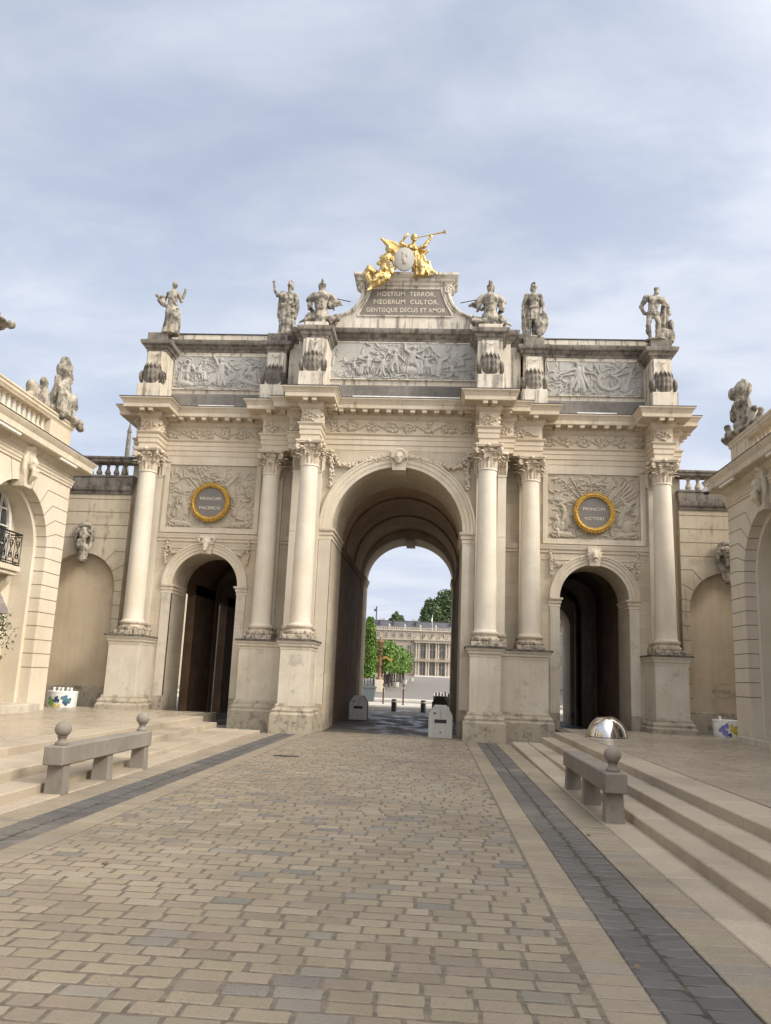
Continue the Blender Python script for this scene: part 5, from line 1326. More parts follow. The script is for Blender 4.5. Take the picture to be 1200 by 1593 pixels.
def sphere():
    t = thing('steel_hemisphere', 'polished steel half sphere resting on the right terrace edge', 'steel dome', None, (5.58, -2.2, ZT))
    mb = MB(); mb.lathe([(.49*math.cos(R(90*k/20)), .52*math.sin(R(90*k/20))) for k in range(20)]+[(.004, .52)], n=48); mb.build('dome', M['chrome'], t, 60)
    mb = MB(); mb.lathe([(.505, 0), (.505, .012), (.48, .014)], n=48); mb.build('base_ring', M['iron'], t)
sphere()
def planter_boxes():
    colors = {'g': (.16, .32, .05), 'b': (.03, .06, .12), 't': (.06, .16, .2), 'y': (.55, .42, .06), 'p': (.18, .17, .42), 'w': (.75, .75, .72)}
    pm = {k: plain('print_'+n, c, .5) for (k, c), n in zip(colors.items(), ('green', 'navy', 'teal', 'yellow', 'violet', 'white'))}
    for s, x, y, lab in ((-1, -9.60, .40, 'white container printed with green and dark leaves at the foot of the left blind arch'), (1, 9.45, .40, 'white container printed with violet and yellow shapes at the foot of the right blind arch')):
        t = thing('printed_container', lab, 'container', None, (x, y, ZT))
        mb = MB(); mb.lathe([(.40, 0), (.41, .02), (.42, .40), (.43, .41), (.43, .45), (.40, .455)], n=28); mb.build('drum', pm['w'], t, 40)
        rng = random.Random(30+s); 
        def blob(col, a, z, r):
            m2 = MB(); pts = []
            for k in range(14):
                b = 2*math.pi*k/14; q = r*(1+.25*math.sin(3*b+a)); pts.append((a+q*math.cos(b)/.42, z+q*math.sin(b)))
            vs = [((.4245)*math.cos(p), (.4245)*math.sin(p), z_) for p, z_ in pts]; m2.add(vs, [tuple(range(14))]); return m2
        if s < 0: L = [('g', -1.9, .13, .10), ('g', -2.05, .24, .06), ('b', -1.52, .27, .05), ('b', -1.62, .19, .05), ('b', -1.42, .19, .05), ('t', -1.0, .26, .09), ('b', -.9, .14, .08), ('y', -1.6, .05, .05), ('y', -1.3, .06, .04), ('t', -.7, .2, .08)]
        else: L = [('p', -2.3, .2, .10), ('p', -2.05, .3, .07), ('p', -2.1, .1, .08), ('y', -1.6, .2, .09), ('g', -1.4, .12, .06), ('t', -1.2, .28, .08), ('b', -1.85, .07, .05), ('p', -1.1, .1, .07), ('y', -1.75, .31, .05)]
        for c, a, z, r in L: blob(c, a, z, r).build('printed_shape', pm[c], t)
        m2 = MB()
        for k in range(5 if s < 0 else 1): m2.lathe([(.04, .455), (.03, .50), (.05, .55), (.02, .56)], (-.25+.13*k, -.05+.05*(k % 2), 0), 8)
        m2.build('white_cups', pm['w'], t)
planter_boxes()
def cctv():
    t = thing('security_camera', 'white dome security camera hanging below the right pavilion cornice corner', 'camera', None, (8.62, -1.0, 7.03)); t.scale = (.75, .75, .75)
    mb = MB(); mb.tube([(.5, -.1, .12), (.2, -.02, .28), (0, 0, .22), (0, 0, .08)], .022, 8); mb.build('bracket', M['white_lamp'], t)
    mb = MB(); mb.lathe([(.06, .12), (.13, .08), (.14, -.02), (.13, -.05)], n=20); mb.build('housing', M['white_lamp'], t, 40)
    mb = MB(); mb.lathe([(.125, -.05), (.11, -.11), (.06, -.15), (.005, -.165)], n=20); mb.build('dome', M['glass'], t, 60)
cctv()
def leaves_mesh(name, mat, parent, pts, size, rng, n, squash=.5):
    mb = MB()
    for k in range(n):
        c = pts(rng); a = rng.uniform(0, 6.28); b = rng.uniform(-1, 1); s_ = size*rng.uniform(.6, 1.4)
        u = Vector((math.cos(a)*math.cos(b), math.sin(a)*math.cos(b), math.sin(b))); v = u.cross(Vector((rng.uniform(-1, 1), rng.uniform(-1, 1), rng.uniform(-1, 1)))).normalized()
        c = Vector(c); mb.add([c-u*s_, c+v*s_*squash, c+u*s_, c-v*s_*squash], [(0, 1, 2, 3)])
    return mb.build(name, mat, parent)
def foliage(name, c1, c2):
    t = NT(name); t.color(t.mix(t.mr(t.noise(1.1, 4, .6), .35, .65), c1, c2)); t.rough(.6)
    t.b.inputs['Transmission Weight'].default_value = 0; t.b.inputs['Subsurface Weight'].default_value = 0; return t.m
M['olive'] = foliage('olive_leaves', (.05, .075, .025), (.11, .14, .06))
M['hornbeam'] = foliage('hornbeam_leaves', (.075, .155, .02), (.15, .26, .045))
M['lime'] = foliage('lime_tree_leaves', (.075, .15, .022), (.14, .235, .045))
M['dark_tree'] = foliage('park_tree_leaves', (.05, .085, .032), (.10, .145, .058))
M['bark'] = plain('bark', (.07, .055, .04), .9, 0, .3, 12, .6)
def parasol_and_pot():
    t = thing('closed_parasol', 'closed taupe parasol with hanging folds under the left balcony', 'parasol', None, (-9.2, -5.45, ZT))
    mb = MB(); mb.lathe([(.30, 0), (.30, .06), (.05, .08)], n=20); mb.build('base', M['iron'], t)
    mb = MB(); mb.tube([(0, 0, .05), (0, 0, 3.75)], .025, 8); mb.build('pole', M['iron'], t)
    mb = MB(); mb.lathe([(.02, 3.85), (.06, 3.75), (.16, 3.35), (.34, 2.9), (.56, 2.42), (.60, 2.30), (.5, 2.36), (.2, 2.9)], n=64, caps=False, fr=lambda a, z: 1+(.34 if z < 3.5 else .1)*abs(math.sin(4*a))-.15)
    mb.build('canopy', plain('taupe_canvas', (.19, .165, .15), .85, 0, .2, 4), t, 50)
    t = thing('potted_olive', 'olive shrub in a tall mauve pot at the left edge of the terrace', 'potted plant', None, (-8.98, -5.2, ZT))
    mb = MB(); mb.lathe([(.20, 0), (.24, .3), (.30, .9), (.35, 1.25), (.37, 1.32), (.37, 1.36), (.32, 1.36), (.30, 1.28)], n=28); mb.build('pot', plain('mauve_glazed_pot', (.17, .125, .12), .45, 0, .1, 5), t, 40)
    rng = random.Random(8); mb = MB()
    for k in range(9): a = k*.7; mb.tube([(0, 0, 1.25), (.1*math.cos(a), .1*math.sin(a), 1.7), (.3*math.cos(a), .3*math.sin(a), 1.95+.25*(k % 3))], [.02, .014, .006], 5)
    mb.build('stems', M['bark'], t)
    leaves_mesh('foliage', M['olive'], t, lambda r: (r.gauss(0, .22), r.gauss(0, .22), 1.98+r.gauss(0, .24)), .05, rng, 1300, .3)
parasol_and_pot()

def drain():
    t = thing('drain_cover', 'small dark drain grate set in the setts near the left pier of the central passage', 'drain cover', None, (-1.6, -6.96, .016))
    mb = MB(); mb.box(-.24, .24, -.10, .10, -.02, .006); mb.build('frame', M['iron'], t)
    mb = MB()
    for k in range(8): mb.box(-.21+.055*k, -.185+.055*k, -.08, .08, .0065, .010)
    mb.build('grate_bars', M['lead'], t)
drain()
def litter():
    rng = random.Random(44); lm = plain('dead_leaf', (.16, .10, .045), .9, 0, .4, 20)
    for k in range(16):
        s_ = rng.choice((-1, 1)); x = s_*rng.uniform(2.45, 3.2) if k < 11 else rng.uniform(-1.8, 1.8); y = rng.uniform(-20, -4); a = rng.uniform(0, 6.28); r = rng.uniform(.018, .035)
        pts = [(r*(1+.25*math.cos(3*b))*math.cos(b), .6*r*math.sin(b), .004+.006*math.cos(2*b)) for b in [q*math.pi/4 for q in range(8)]]
        mb = MB(); mb.add(pts+[(0, 0, .012)], [(i, (i+1) % 8, 8) for i in range(8)]); o = mb.build('fallen_leaf', lm); o.location = (x, y, .02); o.rotation_euler = (0, 0, a)
        tag(o, 'small dry brown leaf lying on the street paving', 'leaf', 'dry leaves scattered on the street')
litter()
# ================================================================== statues on the attic
V = Vector
def statue_base(s, r=.26): s.ell((0, 0, .03), (r, r*.85, .06))
def stat_abundance():
    s = Sculpt(); statue_base(s, .3)
    s.cloth([((.02, 0, 0), .29, .24), ((.04, 0, .25), .27, .22), ((.06, -.02, .5), .26, .22), ((.03, -.02, .75), .23, .19), ((0, 0, .95), .19, .15), ((0, 0, 1.05), .17, .13)], 8, .16)
    s.limb([(.05, -.05, .86), (.20, -.2, .58), (.12, -.12, .12)], [.13, .11, .07])
    s.limb([(0, 0, .95), (-.01, -.01, 1.15), (-.01, 0, 1.38)], [.15, .165, .15]); s.ell((-.08, -.13, 1.24), .075).ell((.07, -.13, 1.24), .075)
    s.limb([(-.18, 0, 1.40), (.16, 0, 1.40)], [.085, .085]); s.limb([(0, 0, 1.4), (.0, -.01, 1.56)], [.07, .06]); s.head((.02, -.02, 1.68), .115, (.35, -1), hair='bun')
    s.limb([(.18, 0, 1.40), (.31, -.04, 1.14), (.38, -.06, 1.30), (.42, -.06, 1.45)], [.085, .07, .055, .045]); s.hand((.43, -.06, 1.52), (.1, -.1, 1), .045)
    s.limb([(-.18, 0, 1.40), (-.30, -.05, 1.12), (-.22, -.18, .98)], [.085, .07, .05]); s.hand((-.22, -.2, .97), (.5, -.5, .2), .04)
    s.limb([(-.12, -.16, .88), (-.26, -.15, .98), (-.38, -.12, 1.12)], [.05, .09, .13])
    rng = random.Random(1)
    for k in range(16): s.ell((-.40+rng.uniform(-.13, .13), -.12+rng.uniform(-.12, .12), 1.18+rng.uniform(-.08, .1)), rng.uniform(.04, .065))
    s.limb([(.22, -.1, .82), (.26, -.16, .62), (.30, -.12, .40)], [.08, .10, .05]); s.limb([(-.15, -.1, 1.38), (.02, -.15, 1.2), (.16, -.1, 1.0)], [.05, .06, .05])
    return s
def stat_minerva():
    s = Sculpt(); statue_base(s, .3)
    s.cloth([((0, 0, 0), .28, .24), ((0, 0, .3), .26, .22), ((0, 0, .6), .25, .21), ((0, -.01, .85), .24, .19), ((0, 0, 1.02), .19, .15), ((0, 0, 1.1), .17, .13)], 9, .15, ph=1)
    s.limb([(0, 0, .98), (0, 0, 1.18), (0, 0, 1.36)], [.16, .17, .16]); s.ell((-.075, -.13, 1.24), .075).ell((.075, -.13, 1.24), .075); s.limb([(-.2, 0, 1.40), (.2, 0, 1.40)], [.09, .09])
    s.limb([(0, 0, 1.4), (.02, -.01, 1.54)], [.075, .065]); s.head((.03, -.02, 1.66), .115, (-.6, -1), hair='helmet')
    s.limb([(-.2, 0, 1.40), (-.40, -.06, 1.36), (-.50, -.08, 1.54), (-.54, -.1, 1.74)], [.10, .07, .052, .042]); s.hand((-.54, -.1, 1.79), (.05, -.1, 1), .045)
    s.limb([(.2, 0, 1.40), (.30, -.03, 1.14), (.20, -.18, .98), (.05, -.22, 1.0)], [.095, .075, .055, .045]); s.hand((.03, -.22, 1.0), (-1, -.2, 0), .042)
    s.limb([(-.22, .02, 1.42), (-.28, .12, 1.1), (-.30, .12, .75), (-.28, .1, .55)], [.13, .13, .11, .06])
    s.limb([(.22, .02, 1.38), (.29, .05, 1.0), (.26, 0, .62)], [.10, .09, .06]); s.limb([(-.2, -.12, 1.02), (0, -.2, .92), (.22, -.14, .74)], [.06, .08, .06]); s.limb([(-.12, -.1, 1.36), (.0, -.14, 1.15), (.1, -.14, 1.0)], [.05, .05, .05])
    s.limb([(.08, -.2, .8), (.04, -.22, .4), (.02, -.2, .06)], [.06, .055, .05])
    return s
def stat_mars():
    s = Sculpt(); statue_base(s, .3)
    for q, kx, fx, ky in ((-1, -.14, -.13, -.02), (1, .12, .15, -.12)): s.limb([(q*.09, 0, .88), (kx, ky, .47), (fx, ky+.05, .08)], [.12, .082, .052]); s.limb([(fx, ky+.05, .06), (fx+.03*q, ky-.12, .04)], [.05, .04]); s.ell((kx+q*.01, ky+.03, .32), (.075, .08, .13))
    s.cloth([((0, 0, .60), .25, .19), ((0, 0, .75), .23, .18), ((0, 0, .95), .18, .14)], 12, .12)
    s.limb([(0, 0, .92), (0, 0, 1.12), (-.01, 0, 1.32)], [.165, .175, .18]); s.ell((-.08, -.13, 1.26), (.1, .06, .08)).ell((.08, -.13, 1.26), (.1, .06, .08)); s.limb([(-.22, 0, 1.40), (.2, 0, 1.40)], [.105, .105])
    s.limb([(0, 0, 1.4), (0, -.01, 1.53)], [.075, .068]); s.head((.0, -.02, 1.64), .112, (.75, -1), hair='helmet')
    s.limb([(-.22, 0, 1.38), (-.33, .02, 1.1), (-.36, -.08, .82)], [.10, .075, .055]); s.hand((-.36, -.1, .78), (.1, -.2, -1), .045); s.limb([(-.34, -.2, .82), (-.26, -.08, .4), (-.2, .0, .1)], [.022, .022, .018])
    s.limb([(.2, 0, 1.38), (.32, .02, 1.1), (.30, -.12, .84)], [.10, .075, .055]); s.hand((.30, -.14, .80), (0, -.3, -1), .045)
    s.mb.ell((.26, -.16, .44), (.20, .06, .40), 18, 12, rot=Matrix.Rotation(R(12), 3, 'Y')); s.ell((.26, -.22, .44), (.05, .04, .07))
    s.limb([(-.2, .08, 1.42), (-.24, .16, 1.0), (-.22, .16, .5), (-.2, .12, .1)], [.11, .15, .16, .12]); s.limb([(-.24, -.04, 1.42), (0, -.12, 1.38), (.2, -.04, 1.42)], [.06, .05, .06]); s.limb([(.1, .12, 1.3), (.1, .15, .7), (.08, .1, .1)], [.14, .15, .12])
    s.limb([(-.12, -.15, 1.0), (0, -.17, 1.0), (.12, -.15, 1.0)], [.035, .035, .035])
    return s
def stat_hercules():
    s = Sculpt(); s.ell((-.05, 0, .03), (.4, .26, .05))
    s.limb([(-.22, 0, .90), (-.30, -.04, .50), (-.22, .04, .08)], [.135, .088, .052]); s.limb([(-.22, .04, .05), (-.26, -.12, .04)], [.05, .042]); s.ell((-.29, .02, .34), (.075, .085, .14))
    s.limb([(-.04, -.02, .90), (.0, -.16, .52), (-.04, -.06, .10)], [.13, .088, .052]); s.limb([(-.04, -.06, .05), (.02, -.22, .04)], [.05, .042]); s.ell((-.02, -.08, .34), (.07, .085, .13))
    s.limb([(-.13, 0, .92), (-.12, -.01, 1.10), (-.07, -.02, 1.30)], [.175, .165, .2]); s.ell((-.17, -.15, 1.32), (.12, .08, .09)).ell((.03, -.15, 1.32), (.12, .08, .09))
    for k in range(3):
        for q in (-1, 1): s.ell((-.11+q*.055, -.155, 1.19-k*.085), (.05, .035, .04))
    s.limb([(-.32, 0, 1.42), (.16, 0, 1.36)], [.115, .115]); s.limb([(-.06, 0, 1.42), (-.02, -.04, 1.54)], [.09, .08]); s.head((.0, -.07, 1.64), .115, (.5, -1), tilt=-.3, hair='short')
    s.ell((.01, -.13, 1.56), (.07, .06, .07)); s.limb([(-.34, 0, 1.42), (-.50, .03, 1.14), (-.38, .14, .98), (-.26, .17, .96)], [.115, .082, .065, .05])
    s.limb([(.20, 0, 1.36), (.34, -.04, 1.14), (.36, -.14, .92)], [.11, .08, .06]); s.hand((.36, -.15, .86), (0, -.2, -1), .05)
    s.limb([(.22, -.02, 1.22), (.16, 0, .8), (.14, .0, .34)], [.07, .075, .11]); s.limb([(.26, .0, 1.2), (.30, .05, .8), (.36, .05, .4)], [.09, .10, .08]); s.limb([(.24, -.1, 1.1), (.22, -.1, .7), (.2, -.06, .45)], [.06, .06, .05])
    s.ell((.26, 0, .20), (.26, .2, .22)).ell((.42, .02, .18), (.16, .16, .26)).ell((.12, -.08, .12), (.12, .12, .14)).ell((.44, -.04, .50), (.09, .1, .2))
    s.ell((-.12, -.14, .88), (.05, .05, .06))
    return s
def trophy_bust(s_, mirror):
    """armour trophy: helmet over cuirass with flags, shields and arms round the foot"""
    s = Sculpt(); m = -1 if mirror else 1
    s.limb([(0, 0, .1), (0, 0, .45)], [.3, .24]); s.cloth([((0, 0, .28), .26, .2), ((0, 0, .5), .25, .19)], 10, .15)
    s.limb([(0, 0, .5), (0, 0, .72), (0, -.01, .98)], [.2, .22, .26]); s.ell((-.11, -.17, .94), (.13, .08, .1)).ell((.11, -.17, .94), (.13, .08, .1)); s.ell((0, -.2, .6), (.14, .06, .1))
    for q in (-1, 1):
        s.limb([(q*.24, 0, 1.06), (q*.38, .0, .92), (q*.36, -.04, .72)], [.13, .13, .10])
        for k in range(5): s.limb([(q*(.28+.03*k), -.1+.05*k, .80), (q*(.30+.03*k), -.12+.05*k, .62)], [.035, .03], 6)
    s.limb([(0, 0, 1.08), (0, -.01, 1.22)], [.11, .10]); s.head((0, -.02, 1.36), .14, (m*.45, -1), hair='helmet')
    s.mb.ell((-m*.38, .05, .28), (.17, .07, .26), 16, 10, rot=Matrix.Rotation(R(18*m), 3, 'Y')); s.mb.ell((m*.40, .02, .22), (.2, .08, .2), 16, 10)
    for k in range(4): a = R(38+14*k); s.limb([(m*.25, .12, .7), (m*(.25+.55*math.cos(a)), .14, .62+.42*math.sin(a))], [.05, .02]); s.ell((m*(.25+.5*math.cos(a)), .14, .62+.38*math.sin(a)), (.07, .03, .06))
    for k in range(3): s.limb([(-m*.25, .14, .55), (-m*(.46), .15, .70+.12*k)], [.05, .025])
    s.limb([(-m*.1, -.2, .30), (-m*.5, -.2, .12), (-m*.66, -.15, .06)], [.06, .05, .03]); s.limb([(m*.1, -.2, .2), (m*.45, -.22, .16), (m*.60, -.18, .18)], [.07, .08, .09]); s.ell((m*.52, -.12, .30), (.1, .09, .09))
    rng = random.Random(3)
    for k in range(14): s.ell((rng.uniform(-.5, .5), rng.uniform(-.22, .1), rng.uniform(.04, .22)), rng.uniform(.05, .1))
    return s
for fn, x, y, z, h, nm, lab in (
    (stat_abundance, -C+.35, .98, 12.30, 1.93, 'statue', 'stone woman with raised hand and horn of plenty on the leftmost attic pedestal'),
    (stat_minerva, -B+.22, .98, 12.30, 1.93, 'statue', 'helmeted stone woman with one arm raised high above the left attic relief'),
    (stat_mars, B+.04, .98, 12.30, 1.98, 'statue', 'helmeted stone warrior resting a hand on an oval shield, right of the centre'),
    (stat_hercules, C-.08, .98, 12.30, 1.93, 'statue', 'nude muscular stone man leaning on a club and rock, rightmost on the attic')):
    o = fn().build(nm, M['statue'], None, .019, 1, .013, 12); tag(o, lab, 'statue', 'statues on the arch attic'); k = h/1.87; o.location = (x, y, z); o.scale = (k*.92, k*.92, k)
for x, mir, lab in ((-A+.06, False, 'stone armour trophy with plumed helmet left of the inscribed gable'), (A+.0, True, 'stone armour trophy with plumed helmet right of the inscribed gable')):
    o = trophy_bust(None, mir).build('armour_trophy', M['statue'], None, .021, 1, .010, 11); tag(o, lab, 'sculpture', 'armour trophies beside the gable'); o.location = (x, -.02, 12.20); o.scale = (.96, .96, .96)

# ---- gilded group on the gable
def gilded():
    t = thing('gilded_sculpture', 'gilded winged figure blowing a long trumpet beside a seated woman and grey portrait medallion', 'sculpture', None, (0, 0, 0))
    Y = .45
    s = Sculpt()     # winged figure
    s.head((.214, Y-.08, 15.46), .125, (.5, -1), hair='bun'); s.limb([(.2, Y, 15.34), (.17, Y, 15.2)], [.07, .075])
    s.limb([(.16, Y, 15.15), (.22, Y, 14.95), (.36, Y, 14.70)], [.16, .15, .17]); s.limb([(.0, Y, 15.20), (.30, Y, 15.12)], [.085, .085]); s.ell((.1, Y-.14, 15.1), .08).ell((.25, Y-.14, 15.07), .08)
    s.limb([(.31, Y, 15.10), (.56, Y-.08, 15.18), (.72, Y-.1, 15.42)], [.085, .07, .05]); s.hand((.75, Y-.1, 15.48), (.2, -.2, 1), .05)
    s.limb([(-.02, Y, 15.22), (-.20, Y-.05, 15.30), (-.06, Y-.12, 15.52)], [.085, .065, .045]); s.hand((-.03, Y-.13, 15.54), (1, 0, .2), .045)
    s.cloth([((.50, Y, 14.12), .26, .2), ((.48, Y, 14.3), .27, .22), ((.42, Y, 14.5), .24, .2), ((.36, Y, 14.75), .18, .15)], 8, .2)
    s.limb([(.40, Y-.05, 14.70), (.50, Y-.22, 14.40), (.50, Y-.2, 14.12)], [.14, .12, .08]); s.limb([(.46, Y, 14.65), (.72, Y-.05, 14.36), (1.0, Y-.05, 14.20)], [.13, .10, .06])
    s.limb([(.7, Y+.05, 14.7), (.75, Y+.1, 14.45), (.8, Y, 14.24)], [.06, .1, .08])
    for k in range(9): a = k*.7; s.limb([(.36+.14*math.cos(a), Y-.15, 14.85-.03*k), (.5+.18*math.cos(a+1), Y-.2, 14.6-.05*k)], [.04, .05])
    s.build('winged_figure', M['gold'], t, .018, 1, .014, 13)
    s = Sculpt()     # wings with feather rows
    def wing(root, tip, n, drop, w):
        r, p = V(root), V(tip)
        for k in range(n):
            f = k/(n-1); a = r.lerp(p, .15+.75*f); e = r.lerp(p, .45+.55*f)+V((0, 0, -drop*(1-f)*.9)); s.limb([a, a.lerp(e, .6)+V((0, -.02, 0)), e], [w, w*.9, w*.35], 8)
        s.limb([r, r.lerp(p, .5)+V((0, 0, .06)), p], [w*1.4, w*1.2, w*.5])
    wing((-.08, Y+.1, 15.14), (-.86, Y+.05, 15.50), 11, .50, .058); wing((.26, Y+.12, 15.0), (.68, Y+.1, 15.12), 7, .34, .052)
    s.build('wings', M['gold'], t, .02, 1)
    mb = MB(); a, b = V((.30, Y-.2, 15.41)), V((1.21, Y-.2, 15.62)); mb.tube([a, a.lerp(b, .5), a.lerp(b, .9), a.lerp(b, .95), b], [.014, .018, .024, .04, .075], 12); mb.build('trumpet', M['gold_dull'], t, 50)
    s = Sculpt()     # seated woman
    s.head((-.58, Y-.12, 15.04), .125, (.8, -1), hair='bun'); s.limb([(-.6, Y-.06, 14.94), (-.62, Y-.05, 14.82)], [.07, .075]); s.limb([(-.63, Y-.04, 14.80), (-.68, Y-.02, 14.58), (-.66, Y, 14.35)], [.15, .16, .2])
    s.limb([(-.80, Y-.04, 14.80), (-.46, Y-.04, 14.78)], [.08, .08]); s.ell((-.7, Y-.18, 14.7), .075).ell((-.56, Y-.18, 14.7), .075)
    s.limb([(-.46, Y-.04, 14.78), (-.40, Y-.16, 14.56), (-.36, Y-.2, 14.38)], [.075, .065, .05]); s.hand((-.36, Y-.22, 14.34), (.6, -.3, -.4), .045)
    s.limb([(-.80, Y-.04, 14.80), (-.90, Y-.1, 14.55), (-.72, Y-.25, 14.40)], [.075, .065, .05]); s.hand((-.7, Y-.27, 14.4), (1, 0, 0), .045)
    s.limb([(-.70, Y-.05, 14.30), (-.70, Y-.32, 14.26), (-.92, Y-.34, 13.95), (-1.10, Y-.32, 13.56)], [.17, .14, .10, .07]); s.limb([(-.58, Y-.05, 14.30), (-.48, Y-.30, 14.16), (-.60, Y-.34, 13.92), (-.86, Y-.32, 13.72)], [.17, .14, .12, .08])
    s.limb([(-1.10, Y-.32, 13.56), (-1.16, Y-.42, 13.48)], [.06, .045])
    for k in range(11):
        f = k/10; s.limb([(-.40-.6*f*.6, Y-.30, 14.28-.04*k), (-.70-.30*f, Y-.42, 13.98-.02*k), (-1.02-.05*math.sin(k), Y-.34, 13.78-.015*k)], [.05, .055, .05], 8)
    s.limb([(-1.0, Y-.05, 14.25), (-1.18, Y-.1, 14.32), (-1.24, Y-.12, 14.12), (-1.10, Y-.2, 13.85)], [.12, .12, .11, .1]); s.limb([(-1.1, Y, 14.42), (-1.2, Y, 14.46), (-1.3, Y, 14.30)], [.08, .09, .06])
    for k in range(8): s.limb([(-.85+.04*k, Y-.16, 14.75-.07*k), (-.6+.03*k, Y-.24, 14.7-.08*k)], [.03, .035], 6)
    s.build('seated_woman', M['gold'], t, .018, 1, .014, 13)
    s = Sculpt(); s.ell((-1.22, Y+.05, 14.36), (.14, .14, .13)).ell((.92, Y+.1, 14.28), (.2, .12, .06)); s.build('rock', M['gold_dull'], t, .025)
    # portrait medallion
    mb = MB(); mb.lathe([(.02, 0), (.30, 0), (.315, .02), (.315, .07), (.29, .09)], n=40)
    mb.v = [(-.06+a, Y-.28-c, 14.58+b*1.28) for a, b, c in mb.v]; md = recalc(mb.build('portrait_medallion', M['relief'], t, 40))
    s = Sculpt(); c = V((-.04, Y-.35, 14.66)); s.mb.ell(c, (.10, .03, .13), 14, 10); s.mb.ell(c+V((.10, 0, -.01)), (.03, .02, .03), 8, 6); s.mb.ell(c+V((.07, 0, -.09)), (.05, .02, .04), 8, 6); s.limb([c+V((-.02, 0, -.1)), c+V((-.02, 0, -.2))], [.06, .05]); s.mb.ell(c+V((-.02, 0, -.26)), (.15, .025, .08), 12, 8)
    for k in range(8): s.ell(c+V((-.09+.02*(k % 3), -.005, .13-.035*k)), .035)
    s.build('profile_head', M['statue'], md, .012)
gilded()

